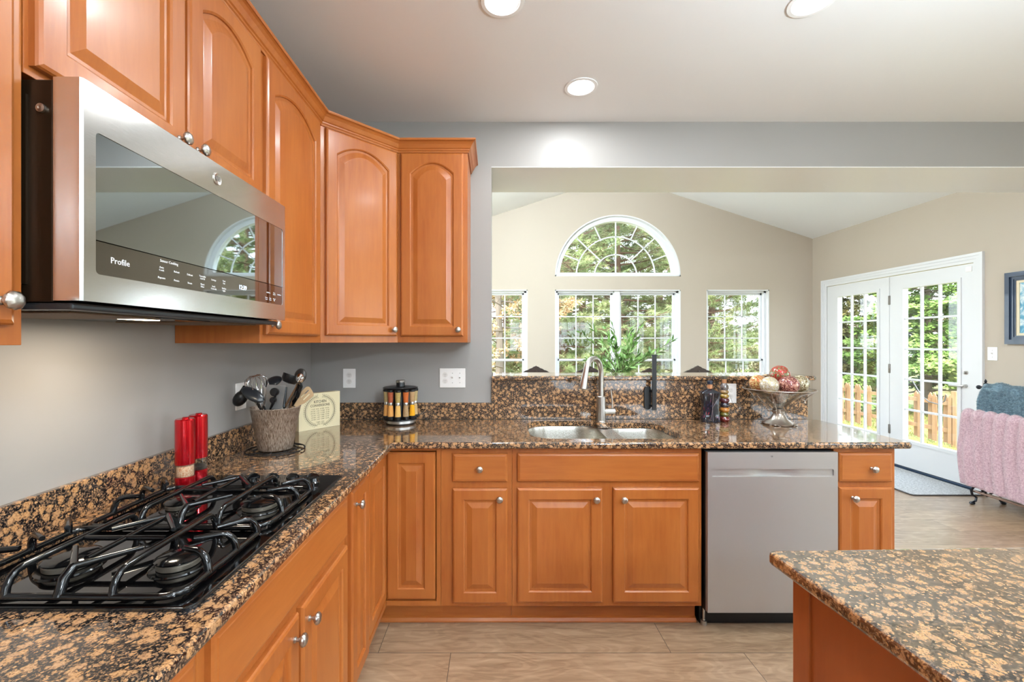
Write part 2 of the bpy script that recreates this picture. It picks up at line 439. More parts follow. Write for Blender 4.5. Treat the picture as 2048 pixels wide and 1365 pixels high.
# baseboards
mb = MB(); mb.box(XR-0.015, XR, YB2, DY0-0.1, 0, 0.1, 0.003); mb.box(XR-0.015, XR, YN, YB, 0, 0.1, 0.003); mb.box(XR-0.015, XR, DY1+0.11, YF, 0, 0.1, 0.003); struct('baseboard_right', mb, WHITE)
mb = MB(); mb.box(XS, XR-0.015, YF-0.015, YF, 0, 0.1, 0.003); struct('baseboard_far', mb, WHITE)

# double-hung windows in the far wall
def hung_unit(root, x0, x1, z0, z1, sill):
    y = YF
    f = MB()
    for a, b in ((x0, x0+0.03), (x1-0.03, x1)): f.box(a, b, y+0.05, y+0.15, z0, z1)
    f.box(x0, x1, y+0.05, y+0.15, z1-0.025, z1); f.box(x0, x1, y+0.05, y+0.15, z0, z0+0.03)
    f.build('window_frame', VINYL, root)
    zm = 1.125
    for nm, za, zb, yy in (('upper_sash', zm-0.015, z1-0.025, y+0.115), ('lower_sash', z0+0.03, zm+0.022, y+0.085)):
        xa = x0+0.03; xb = x1-0.03; w = 0.026
        s = MB(); s.box(xa, xa+w, yy-0.015, yy+0.015, za, zb, 0.002); s.box(xb-w, xb, yy-0.015, yy+0.015, za, zb, 0.002)
        s.box(xa, xb, yy-0.015, yy+0.015, zb-w, zb, 0.002); s.box(xa, xb, yy-0.015, yy+0.015, za, za+w, 0.002)
        so_ = s.build(nm, VINYL, root)
        g = MB()
        for k in (1, 2):
            xx = xa+w+(xb-xa-2*w)*k/3; g.box(xx-0.007, xx+0.007, yy-0.006, yy+0.006, za+w, zb-w)
            zz = za+w+(zb-za-2*w)*k/3; g.box(xa+w, xb-w, yy-0.006, yy+0.006, zz-0.007, zz+0.007)
        g.build('muntin', VINYL, so_)
        p = MB(); p.box(xa+w, xb-w, yy-0.002, yy+0.002, za+w, zb-w); p.build('glass_pane', GLASS, so_)
def win_liner(root, x0, x1, z0, z1):
    l = MB(); t = 0.014
    l.box(x0, x0+t, YF-0.004, YF+0.06, z0, z1); l.box(x1-t, x1, YF-0.004, YF+0.06, z0, z1)
    l.box(x0, x1, YF-0.004, YF+0.06, z1-t, z1); l.build('jamb', WHITE, root)
    s = MB(); s.box(x0-0.03, x1+0.03, YF-0.04, YF+0.06, z0-0.002, z0+0.02, 0.004); s.build('window_sill', WHITE, root)
for i, (a, b) in enumerate((LW, RW)):
    w = thing('window_%d' % (i+1), None, None, (0, 0, 0), kind='structure')
    win_liner(w, a, b, WB, WT); hung_unit(w, a+0.014, b-0.014, WB+0.02, WT-0.014, True)
w = thing('window_3', None, None, (0, 0, 0), kind='structure')
win_liner(w, CW[0], CW[1], WB, WT); xm = (CW[0]+CW[1])/2
hung_unit(w, CW[0]+0.014, xm-0.02, WB+0.02, WT-0.014, True); hung_unit(w, xm+0.02, CW[1]-0.014, WB+0.02, WT-0.014, True)
m_ = MB(); m_.box(xm-0.04, xm+0.04, YF+0.03, YF+0.12, WB+0.02, WT-0.014, 0.004); m_.build('mullion', WHITE, w)
# arched window
w = thing('window_4', None, None, (0, 0, 0), kind='structure')
def arc_band(mb_, r0, r1, y0, y1, asp, n=48, zc=AZ, a0=0, a1=PI):
    vs = []; fs = []
    for k in range(n+1):
        a = a0+(a1-a0)*k/n
        for r in (r0, r1):
            for y in (y0, y1): vs.append((AX-r*math.cos(a), y, zc+r*asp*math.sin(a)))
    for k in range(n):
        i = k*4; j = i+4
        fs += [(i, j, j+1, i+1), (i+2, i+3, j+3, j+2), (i, i+2, j+2, j), (i+1, j+1, j+3, i+3)]
    fs += [(0, 1, 3, 2), (n*4, n*4+2, n*4+3, n*4+1)]
    mb_.add(vs, fs, False)
asp = 0.862/AR
j = MB(); arc_band(j, AR-0.016, AR, YF-0.004, YF+0.07, asp); j.box(AX-AR, AX+AR, YF-0.004, YF+0.07, AZ, AZ+0.02); j.build('jamb', WHITE, w)
f = MB(); arc_band(f, AR-0.075, AR-0.014, YF+0.06, YF+0.15, asp); f.box(AX-AR-0.01, AX+AR+0.01, YF+0.061, YF+0.151, AZ-0.002, AZ+0.06)
fo = f.build('window_frame', VINYL, w)
g = MB(); zb = AZ+0.05
for rr in (0.30, 0.56): arc_band(g, rr-0.008, rr+0.008, YF+0.105, YF+0.118, asp, 40, AZ+0.03)
RI = AR-0.07
for k in range(1, 8):
    a = PI*k/8
    r0 = 0.30 if k in (2, 6) else (0.56 if k != 4 else 0.0)
    p0 = Vector((AX-r0*math.cos(a), YF+0.111, AZ+0.03+r0*asp*math.sin(a))); p1 = Vector((AX-RI*math.cos(a), YF+0.111, AZ+0.03+RI*asp*0.97*math.sin(a)))
    d = (p1-p0); g.obox((p0+p1)/2, d, Vector((0, 1, 0)), d.cross(Vector((0, 1, 0))), d.length/2, 0.006, 0.008)
g.build('muntin', VINYL, w)
gp = MB(); poly = [(AX-RI*math.cos(PI*k/32), AZ+0.03+RI*asp*math.sin(PI*k/32)*0.98) for k in range(33)][::-1]
gp.plate(poly, [], lambda u, v, ww: (u, YF+ww, v), 0.109, 0.113); gp.build('glass_pane', GLASS, w)
# simple windows in unseen openings; side-wall ones added to let in daylight
def flat_window(n, mp, u0, u1, v0, v1, cols, rows):
    w = thing('window_%d' % n, None, None, (0, 0, 0), kind='structure')
    f = MB(); f.plate(rect(u0, u1, v0, v1), [rect(u0+0.06, u1-0.06, v0+0.06, v1-0.06)], mp, 0.03, 0.1)
    def bar(a, b, c, d): f.plate(rect(a, b, c, d), [], mp, 0.055, 0.07)
    for k in range(1, cols): x = u0+(u1-u0)*k/cols; bar(x-0.01, x+0.01, v0+0.06, v1-0.06)
    for k in range(1, rows): z = v0+(v1-v0)*k/rows; bar(u0+0.06, u1-0.06, z-0.01, z+0.01)
    f.build('window_frame', VINYL, w)
    p = MB(); p.plate(rect(u0+0.05, u1-0.05, v0+0.05, v1-0.05), [], mp, 0.06, 0.064); p.build('glass_pane', GLASS, w)
flat_window(5, lambda u, v, t: (XR+t, u, v), -2.4, -0.6, 0.9, 2.2, 4, 2)
flat_window(6, lambda u, v, t: (XR+t, u, v), 0.3, 2.1, 0.25, 2.2, 4, 3)
flat_window(7, lambda u, v, t: (XS-t, u, v), 3.6, 5.9, 0.4, 2.3, 5, 4)
flat_window(8, lambda u, v, t: (u, YN-t, v), 0.5, 1.7, 0.85, 2.15, 3, 3)
flat_window(9, lambda u, v, t: (u, YN-t, v), 2.2, 3.6, 0.2, 2.15, 3, 3)

# french doors in the right wall
mpR = lambda u, v, t: (XR+t, u, v)
w = MB()
cas = [(0.0, 0.012), (0.012, 0.016), (0.05, 0.02), (0.07, 0.012)]
for (inn, out, t) in ((0.0, 0.03, 0.012), (0.03, 0.06, 0.018), (0.06, 0.085, 0.024)):
    w.plate([(DY0-out, 0), (DY1+out, 0), (DY1+out, 2.13+out), (DY0-out, 2.13+out)], [[(DY0-inn, 0.001), (DY1+inn, 0.001), (DY1+inn, 2.13+inn), (DY0-inn, 2.13+inn)]], mpR, -t, 0.0)
struct('trim_2', w, WHITE)
w = MB(); w.box(XR-0.012, XR+0.13, DY0, DY1, 0, 0.032, 0.004); struct('trim_3', w, mat('dark_threshold', lin(52, 70, 92), 0.25, metal=0.5))
def french(name, y0, y1, gy0, gy1, gz0, gz1, active):
    r = thing(name, None, None, (XR+0.02, (y0+y1)/2, 0.03), kind='structure'); o = (XR+0.02, (y0+y1)/2, 0.03)
    b = MB(o); t0, t1 = (0.0, 0.045)
    b.plate([(y0, 0.036), (y1, 0.036), (y1, 2.124), (y0, 2.124)], [rect(gy0-0.02, gy1+0.02, gz0-0.02, gz1+0.02)], mpR, t0, t1)
    b.build('door_slab', WHITE, r)
    f = MB(o); 
    f.plate(rect(gy0-0.034, gy1+0.034, gz0-0.034, gz1+0.034), [rect(gy0, gy1, gz0, gz1)], mpR, -0.010, 0.003)
    f.plate(rect(gy0-0.02, gy1+0.02, gz0-0.02, gz1+0.02), [rect(gy0, gy1, gz0, gz1)], mpR, 0.003, 0.05)
    f.build('glazing_frame', WHITE, r)
    g = MB(o)
    for k in (1, 2): yy = gy0+(gy1-gy0)*k/3; g.plate(rect(yy-0.010, yy+0.010, gz0, gz1), [], mpR, 0.008, 0.03)
    for k in range(1, 5): zz = gz0+(gz1-gz0)*k/5; g.plate(rect(gy0, gy1, zz-0.010, zz+0.010), [], mpR, 0.009, 0.029)
    g.build('muntin', WHITE, r)
    p = MB(o); p.plate(rect(gy0, gy1, gz0, gz1), [], mpR, 0.018, 0.021); p.build('glass_pane', GLASS, r)
    return r, o
YH = 4.935
dr, do = french('door_1', DY0+0.006, YH-0.003, 4.205, 4.765, 0.33, 1.970, True)
french('door_2', YH+0.003, DY1-0.004, 5.09, 5.67, 0.33, 1.970, False)
for z in (0.41, 1.09, 1.86):
    h = MB(do); h.box(XR-0.006, XR+0.018, YH-0.012, YH+0.012, z-0.05, z+0.05, 0.002); h.tube([(XR+0.002, YH, z-0.052), (XR+0.002, YH, z+0.052)], 0.007, 8); h.build('hinge', mat('hinge_steel', lin(130, 124, 118), 0.35, metal=0.8), dr)
AXX = Matrix.Rotation(-PI/2, 3, 'Y')   # lathe axis +z -> -x
k = MB(do); k.lathe([(0.033, 0), (0.033, 0.008), (0.02, 0.014), (0.02, 0.022), (0.0, 0.024)], 20, (XR+0.018, 4.132, 1.10), ax=AXX); k.box(XR-0.025, XR-0.004, 4.129, 4.135, 1.085, 1.115, 0.001); k.build('deadbolt', NICKEL, dr)
k = MB(do); k.lathe([(0.034, 0), (0.034, 0.008), (0.016, 0.014), (0.013, 0.05), (0.0, 0.052)], 20, (XR+0.018, 4.132, 0.975), ax=AXX)
k.tube([(XR-0.03, 4.132, 0.975), (XR-0.045, 4.16, 0.975), (XR-0.045, 4.245, 0.972)], [0.01, 0.011, 0.008], 10); k.build('door_handle', NICKEL, dr)
k = MB(do); k.box(XR-0.005, XR+0.02, DY0+0.02, DY0+0.075, 2.05, 2.10, 0.003); k.build('door_sensor', PLATE, dr)

# ------------------------------------------------------------------ cabinets
def knob_mesh():
    b = MB()
    def mod(a, i, r, z): return 1+0.035*math.cos(9*(a)+z*260) if z > 0.014 else 1
    b.lathe([(0.0075, 0), (0.0075, 0.003), (0.0045, 0.006), (0.0045, 0.013), (0.008, 0.015), (0.0135, 0.019), (0.016, 0.023), (0.0155, 0.027), (0.012, 0.0305), (0.006, 0.0325), (0.0, 0.033)], 36, mod=mod)
    o = b.build('knob', NICKEL); me = o.data; bpy.data.objects.remove(o); return me
KNOB = knob_mesh()
def ring_pts(w, h, ins, arch, na=14):
    x0, x1, z0, z1 = ins, w-ins, ins, h-ins
    pts = [(x0, z0), (x1, z0)]
    if arch <= 0:
        pts.append((x1, z1))
        for k in range(1, na): pts.append((x1+(x0-x1)*k/na, z1))
        pts.append((x0, z1))
    else:
        zs = z1-arch
        for k in range(na+1):
            t = k/na; x = x1+(x0-x1)*t; q = 2*t-1
            pts.append((x, zs+arch*(1-q*q)))
    return pts
def door(name, mt, parent, P0, u, n, w, h, arch=0, flat=False, frame=0.058):
    """raised panel door; P0 world lower-left corner on the cabinet face, u along width, n outward"""
    u = Vector(u); n = Vector(n); P0 = Vector(P0); T = 0.019
    if flat: rings = [(0, 0, 0), (0, T-0.007, 0), (0.004, T-0.003, 0), (0.010, T-0.0015, 0), (0.012, T, 0), (0.0121, T, 0)]
    else:
        fa = arch
        rings = [(0, 0, 0), (0, T-0.007, 0), (0.003, T-0.003, 0), (0.009, T, 0), (frame-0.006, T, fa), (frame-0.001, T-0.004, fa), (frame, T-0.009, fa), (frame+0.010, T-0.0095, fa),
                 (frame+0.012, T-0.009, fa), (frame+0.034, T-0.002, fa*0.97), (frame+0.036, T-0.0015, fa*0.97)]
    na = 14; vs = []; fs = []; m = na+3
    for (ins, dep, a) in rings:
        for (x, z) in ring_pts(w, h, ins, a, na): vs.append(P0+u*x+Vector((0, 0, z))+n*dep)
    for i in range(len(rings)-1):
        for k in range(m): fs.append((i*m+k, i*m+(k+1) % m, (i+1)*m+(k+1) % m, (i+1)*m+k))
    fs.append(tuple((len(rings)-1)*m+k for k in range(m))); fs.append(tuple(range(m))[::-1])
    org = parent.location
    b = MB(org); b.add(vs, fs); return b.build(name, mt, parent)
def knob(parent, P0, n, thing_=None):
    n = Vector(n); org = thing_.location if thing_ else Vector((0, 0, 0))
    q = Vector((0, 0, 1)).rotation_difference(n)
    o = link('knob', KNOB, parent); o.location = Vector(P0)-org; o.rotation_euler = q.to_euler(); return o

UX, NX = (1, 0, 0), (0, -1, 0)      # right run faces the camera
UY, NY = (0, 1, 0), (1, 0, 0)       # left run faces +X
ZL, ZU = 1.39, 2.457; FX = -0.843; FYU = 2.425
def upper(name_label, box, doors, extra=None):
    x0, x1, y0, y1, z0, z1 = box
    t = thing('wall_cabinet', name_label, 'cabinet', ((x0+x1)/2, (y0+y1)/2, z0), group=None)
    b = MB(t.location); b.box(x0, x1, y0, y1, z0, z1, 0.0012); b.build('body', MAPLE, t)
    for (P0, u, n, w, h, arch, kn) in doors:
        d = door('door', MAPLE, t, P0, u, n, w, h, arch)
        if kn: knob(d, Vector(P0)+Vector(u)*kn[0]+Vector((0, 0, kn[1]))+Vector(n)*0.019, n, t)
    return t
e = 0.001
upper('golden maple wall cabinet at the left edge of the view, left of the microwave', (XW+e, FX, 0.22, 0.779, ZL, ZU), [((FX, 0.50, 1.425), UY, NY, 0.255, 1.01, 0.05, (0.228, 0.04)), ((FX, 0.235, 1.425), UY, NY, 0.255, 1.01, 0.05, None)])
upper('short two-door maple wall cabinet directly above the microwave', (XW+e, FX, 0.7815, 1.5655, 1.878, ZU),
      [((FX, 0.79, 1.895), UY, NY, 0.381, 0.54, 0.05, (0.352, 0.032)), ((FX, 1.182, 1.895), UY, NY, 0.366, 0.54, 0.05, (0.030, 0.032))])
upper('tall single-door maple wall cabinet between microwave and the corner cabinet', (XW+e, FX, 1.5675, 2.112, ZL, ZU), [((FX, 1.588, 1.422), UY, NY, 0.482, 1.012, 0.06, (0.03, 0.035))])
# diagonal corner cabinet
t = thing('corner_wall_cabinet', 'angled maple wall cabinet set diagonally across the corner', 'cabinet', (-0.95, 2.5, ZL))
cp = [(XW+e, 2.113), (FX, 2.113), (-0.539, FYU), (-0.539, YB-e), (XW+e, YB-e)]
b = MB(t.location); b.plate(cp, [], lambda u, v, w_: (u, v, w_), ZL, ZU); b.build('body', MAPLE, t)
ud = Vector((-0.539-FX, FYU-2.113, 0)); Ld = ud.length; ud.normalize(); nd = ud.cross(Vector((0, 0, 1)))
P0 = Vector((FX, 2.113, 1.425))+ud*0.022
dd = door('door', MAPLE, t, P0, ud, nd, Ld-0.035, 1.01, 0.06); knob(dd, P0+ud*(Ld-0.035-0.03)+Vector((0, 0, 0.035))+nd*0.019, nd, t)
upper('narrow maple wall cabinet right of the corner, facing the camera', (-0.538, -0.152, FYU, YB-e, ZL, ZU), [((-0.520, FYU, 1.425), UX, NX, 0.345, 1.01, 0.06, (0.318, 0.035))])
# crown moulding
t = thing('crown_molding', 'stepped maple crown moulding running along the tops of the wall cabinets', 'moulding', (FX, 1.0, 2.44))
prof = [(-0.001, 2.440), (0.006, 2.440), (0.008, 2.448), (0.012, 2.452), (0.012, 2.458), (0.017, 2.462), (0.020, 2.468), (0.026, 2.480), (0.034, 2.489), (0.040, 2.493), (0.044, 2.494), (0.046, 2.499), (0.046, 2.505), (-0.001, 2.505)]
path = [(FX, 0.2), (FX, 2.113), (-0.539, FYU), (-0.151, FYU), (-0.151, YB-e)]
vs = []; fs = []; npf = len(prof)
for i, p in enumerate(path):
    p = Vector(p); e1 = (p-Vector(path[i-1])).normalized() if i else (Vector(path[1])-p).normalized()
    e2 = (Vector(path[i+1])-p).normalized() if i < len(path)-1 else e1
    n1 = Vector((e1.y, -e1.x)); n2 = Vector((e2.y, -e2.x)); m_ = (n1+n2).normalized(); k_ = 1/m_.dot(n1)
    for (o, z) in prof: q = p+m_*o*k_; vs.append((q.x, q.y, z))
for i in range(len(path)-1):
    for k in range(npf): fs.append((i*npf+k, i*npf+(k+1) % npf, (i+1)*npf+(k+1) % npf, (i+1)*npf+k))
fs.append(tuple(range(npf))); fs.append(tuple((len(path)-1)*npf+k for k in range(npf))[::-1])
b = MB(t.location); b.add(vs, fs); b.build('molding', MAPLE_H, t)

# base cabinets, right run
FY = 2.12; LX = -0.527; ZB, ZT = 0.114, 0.883
def base_right(label, x0, x1, items, toe=True, endp=False):
    t = thing('base_cabinet', label, 'cabinet', ((x0+x1)/2, FY, 0.0)); o = t.location
    b = MB(o); b.box(x0, x1, FY, FY+0.02, ZB, ZT, 0.001); b.box(x0, x0+0.016, FY+0.02, YB-0.03, ZB, ZT); b.box(x1-0.016, x1, FY+0.02, YB-0.03, ZB, ZT)
    b.box(x0+0.016, x1-0.016, FY+0.02, YB-0.03, ZB, ZB+0.016); b.build('body', MAPLE, t)
    k = MB(o); k.box(x0, x1, FY+0.07, FY+0.085, 0, ZB); k.build('toe_kick', MAPLE_H, t)
    for it in items:
        kind, xa, xb, za, zb, kn = it
        d = door(kind, MAPLE_H if kind != 'door' else MAPLE, t, (xa, FY, za), UX, NX, xb-xa, zb-za, 0, kind != 'door')
        if kn: knob(d, (kn[0], FY-0.019, kn[1]), NX, t)
    return t
base_right('narrow maple base cabinet with one drawer over a door, left of the sink cabinet', -0.262, 0.082,
           [('drawer_front', -0.204, 0.060, 0.720, 0.855, (-0.074, 0.786)), ('door', -0.204, 0.060, 0.134, 0.687, (0.022, 0.642))])
base_right('wide two-door maple sink cabinet with a long false drawer front', 0.083, 1.000,
           [('drawer_front', 0.108, 0.984, 0.720, 0.857, None), ('door', 0.108, 0.518, 0.138, 0.689, (0.484, 0.640)), ('door', 0.569, 0.984, 0.138, 0.691, (0.616, 0.640))])
base_right('maple base cabinet with one drawer and door, at the peninsula end right of the dishwasher', 1.640, 1.936,
           [('drawer_front', 1.656, 1.913, 0.720, 0.860, (1.808, 0.786)), ('door', 1.656, 1.913, 0.134, 0.694, (1.716, 0.646))])
b = MB(); b.plate([(0, 0), (0.018, 0), (0.018, 0.006), (0.010, 0.018), (0, 0.022)], [], lambda u, v, w_: (w_, FY+0.07-u, v), -0.59, 1.0); struct('baseboard_kitchen', b, MAPLE_H)
# corner (lazy susan) cabinet
t = thing('corner_base_cabinet', 'maple corner base cabinet with two inset doors meeting in the corner', 'cabinet', (-0.8, 2.4, 0)); o = t.location
b = MB(o); b.box(-0.283, -0.263, FY, FY+0.02, ZB, ZT); b.box(-0.283, -0.263, FY+0.0205, YB-0.03, ZB, ZT); b.box(LX+0.0005, -0.2835, FY, FY+0.02, 0.866, ZT); b.box(LX+0.0005, -0.2835, FY, FY+0.02, ZB, 0.136)
b.box(LX-0.02, LX, 1.803, 1.823, ZB, ZT); b.box(LX-0.02, LX, 1.803, FY+0.02, 0.866, ZT); b.box(LX-0.02, LX, 1.803, FY+0.02, ZB, 0.136)
b.box(XW+0.02, LX-0.02, 1.803, 1.82, ZB, ZT); b.box(LX-0.02, -0.283, FY+0.06, FY+0.07, 0.136, 0.866); b.box(LX-0.04, LX-0.022, 1.82, FY+0.03, 0.136, 0.866); b.build('body', MAPLE, t)
b = MB(o); b.box(LX-0.075, LX-0.06, 1.803, FY+0.085, 0, ZB); b.box(LX-0.06, -0.262, FY+0.07, FY+0.085, 0, ZB); b.build('toe_kick', MAPLE_H, t)
door('door', MAPLE, t, (LX+0.002, FY+0.018, 0.142), UX, NX, -0.288-LX-0.002, 0.717)
door('door', MAPLE, t, (LX-0.018, 1.828, 0.142), UY, NY, FY-1.828+0.016, 0.715)
# left run
def base_left(label, y0, y1, items):
    t = thing('base_cabinet', label, 'cabinet', (LX, (y0+y1)/2, 0.0)); o = t.location
    b = MB(o); b.box(LX-0.02, LX, y0, y1, ZB, ZT, 0.001); b.box(XW+0.02, LX-0.02, y0, y0+0.016, ZB, ZT); b.box(XW+0.02, LX-0.02, y1-0.016, y1, ZB, ZT)
    b.box(XW+0.02, LX-0.02, y0+0.016, y1-0.016, ZB, ZB+0.016); b.build('body', MAPLE, t)
    k = MB(o); k.box(LX-0.075, LX-0.06, y0, y1, 0, ZB); k.build('toe_kick', MAPLE_H, t)
    for kind, ya, yb, za, zb, kn in items:
        d = door(kind, wood_y if kind != 'door' else MAPLE, t, (LX, ya, za), UY, NY, yb-ya, zb-za, 0, kind != 'door')
        if kn: knob(d, (LX+0.019, kn[0], kn[1]), NY, t)
wood_y = wood_mat('honey_maple_rail_side', lin(168, 95, 41), lin(154, 81, 32), lin(180, 110, 52), 'Y')
base_left('tall narrow single-door maple base cabinet between cooktop cabinet and corner', 1.537, 1.802, [('door', 1.563, 1.776, 0.134, 0.858, (1.60, 0.80))])
base_left('two-door maple base cabinet under the cooktop with a false drawer front', 0.772, 1.536,
          [('drawer_front', 0.793, 1.517, 0.722, 0.862, None), ('door', 1.160, 1.517, 0.138, 0.690, (1.195, 0.640)), ('door', 0.793, 1.142, 0.138, 0.690, (1.108, 0.640))])
base_left('maple base cabinet at the bottom left corner, nearest the camera', 0.0, 0.771, [('drawer_front', 0.03, 0.749, 0.722, 0.862, (0.39, 0.79)), ('door', 0.40, 0.749, 0.138, 0.690, (0.43, 0.64)), ('door', 0.03, 0.39, 0.138, 0.690, (0.36, 0.64))])

# ------------------------------------------------------------------ countertops
Z0, Z1 = 0.8835, 0.914
def sinkcut(ins=0.0):
    P_ = [(0.18+ins, 2.165+ins), (0.955-ins, 2.165+ins), (0.955-ins, 2.583-ins), (0.598-ins, 2.583-ins), (0.598-ins, 2.648-ins), (0.18+ins, 2.648-ins)]
    return round_poly(P_, [0.12, 0.1, 0.09, 0.028, 0.06, 0.13], 8)
t = thing('countertop', 'polished brown speckled granite countertop wrapping the corner to the peninsula end', 'countertop', (0, 2.4, Z0)); o = t.location
outl = [(XW+e, -0.3), (-0.485, -0.3), (-0.485, 2.08), (1.992, 2.08), (1.992, 2.706), (-0.02, 2.706), (XW+e, 2.706)]
outl = round_poly(outl, [0, 0, 0.012, 0.02, 0.02, 0, 0], 4)
b = MB(); slab(b, outl, [sinkcut()], Z0, Z1, 0.009); top = b.build('slab', GRANITE, None); top.parent = t; top.location = -t.location
def world_part(mb_, name, m, t):
    p = mb_.build(name, m, None); p.parent = t; p.location = -t.location; return p
b = MB(); b.box(XW+e, XW+0.02, -0.3, YB-e, Z1+0.0005, 1.016, 0.003); b.box(XW+0.02, -0.0225, 2.71, YB-e, Z1+0.0005, 1.016, 0.003)
b.box(-0.0215, 1.938, 2.71, YB-e, Z1+0.0005, 1.1565, 0.002)
t = thing('granite_backsplash', 'brown granite backsplash along the walls behind the countertop', 'backsplash', (-0.5, 2.72, Z1))
s = world_part(b, 'stone_strip', GRANITE, t)
t = thing('bar_top', 'raised granite bar ledge on the half wall behind the sink', 'countertop', (1.0, 2.8, 1.157))
b = MB(); slab(b, round_poly([(-0.02, 2.675), (1.972, 2.675), (1.972, 2.985), (-0.02, 3.0)], [0, 0.02, 0.02, 0], 4), [], 1.1575, 1.184, 0.008); world_part(b, 'slab', GRANITE, t)
# island
t = thing('kitchen_island', 'kitchen island in the right foreground with granite top over plain maple sides', 'island', (1.3, 0.4, 0))
b = MB(); slab(b, round_poly([(0.70, -0.35), (2.2, -0.3), (2.2, 1.058), (0.629, 1.0125)], [0, 0, 0, 0.012], 4), [], Z0, Z1, 0.009, 4); world_part(b, 'countertop_slab', GRANITE_P, t)
b = MB(); b.box(0.667, 0.682, 0.93, 0.98, 0.0, Z0-e, 0.002)
b.plate([(0.672, 0.975), (0.70, -0.25), (2.15, -0.25), (2.15, 0.975)], [], lambda u, v, w_: (u, v, w_), 0.0, Z0-e)
world_part(b, 'body', wood_mat('island_maple', lin(162, 86, 40), lin(150, 76, 32), lin(172, 96, 46)), t)

# ------------------------------------------------------------------ sink
t = thing('sink', 'stainless steel undermount double-bowl sink below the faucet', 'sink', (0.55, 2.4, 0.70)); o = t.location
def bowl(P_, R_, depth, name):
    b = MB(o); outer = round_poly(P_, R_, 8); n = len(outer)
    rings = [(-0.018, Z0-0.0015), (0.0, Z0-0.0015), (0.004, Z0-0.02), (0.012, Z0-depth+0.05), (0.02, Z0-depth+0.025), (0.04, Z0-depth+0.006), (0.07, Z0-depth)]
    vs = []
    for (ins, z) in rings: vs += [(q[0], q[1], z) for q in offset_poly(outer, ins)]
    fs = [(i*n+k, i*n+(k+1) % n, (i+1)*n+(k+1) % n, (i+1)*n+k) for i in range(len(rings)-1) for k in range(n)]
    fs.append(tuple((len(rings)-1)*n+k for k in range(n)))
    b.add(vs, fs, True); ob = b.build(name, SINKM, t)
    cx = sum(q[0] for q in outer)/n; cy = sum(q[1] for q in outer)/n
    d = MB(o); d.lathe([(0.045, 0.001), (0.045, 0.004), (0.03, 0.003), (0.0, 0.002)], 24, (cx, cy, Z0-depth)); d.build('drain', CHROME, ob)
bowl([(0.185, 2.172), (0.622, 2.172), (0.622, 2.643), (0.185, 2.643)], [0.12, 0.1, 0.15, 0.14], 0.22, 'large_bowl')
bowl([(0.660, 2.172), (0.948, 2.172), (0.948, 2.577), (0.660, 2.577)], [0.07, 0.09, 0.08, 0.07], 0.17, 'small_bowl')
b = MB(o); b.box(0.598, 0.684, 2.19, 2.56, Z0-0.010, Z0-0.002, 0.003); b.build('divider', SINKM, t)

# faucet
t = thing('faucet', 'tall brushed nickel gooseneck faucet behind the sink', 'faucet', (0.637, 2.628, Z1)); 
b = MB(); b.lathe([(0.030, 0), (0.030, 0.004), (0.0265, 0.008), (0.0265, 0.150), (0.022, 0.154), (0.0, 0.155)], 28); b.build('body', NICKEL, t)
sp = Vector((-0.66, -0.75, 0)).normalized()
pts = [Vector((0, 0, 0.15)), Vector((0, 0, 0.22)), Vector((0, 0, 0.29))]; R_ = 0.092
for k in range(1, 13):
    a = PI*0.94*k/12; pts.append(Vector((0, 0, 0.29))+sp*(R_-R_*math.cos(a))+Vector((0, 0, R_*math.sin(a))))
b = MB(); b.tube(pts, 0.0155, 14); end = pts[-1]; dv = (pts[-1]-pts[-2]).normalized()
b.build('neck', NICKEL, t)
b = MB(); b.tube([end, end+dv*0.02, end+dv*0.085, end+dv*0.10], [0.0165, 0.0175, 0.021, 0.0195], 18); sh = b.build('spray_head', NICKEL, t)
b = MB(); b.tube([(0.02, 0, 0.062), (0.082, 0, 0.062)], 0.0185, 18); b.tube([(0.067, 0, 0.075), (0.066, 0, 0.13), (0.058, 0, 0.19)], [0.0045, 0.0038, 0.0042], 8); b.build('handle', NICKEL, t)

# ------------------------------------------------------------------ dishwasher
t = thing('dishwasher', 'stainless steel dishwasher with pocket handle between sink cabinet and end cabinet', 'dishwasher', (1.32, 2.10, 0)); o = t.location
b = MB(o); b.box(1.018, 1.632, 2.125, 2.66, 0.09, 0.868); b.build('tub', BLK, t)
b = MB(o); b.box(1.012, 1.632, 2.17, 2.2, 0.0, 0.1); b.build('toe_panel', BLK, t)
x0, x1, yf = 1.013, 1.633, 2.083
b = MB(o)
hz0, hz1 = 0.752, 0.787   # pocket
hole = round_poly([(x0+0.02, hz0), (x1-0.02, hz0), (x1-0.02, hz1), (x0+0.02, hz1)], 0.006, 3)
b.plate([(x0, 0.103), (x1, 0.103), (x1, 0.868), (x0, 0.868)], [hole], lambda u, v, w_: (u, yf+w_, v), 0, 0.022)
dw = b.build('door', STEEL_V, t)
b = MB(o); b.box(x0, x1, yf+0.023, 2.124, 0.103, 0.866); b.build('door_core', mat('dark_door_edge', lin(40, 40, 42), 0.4), t)
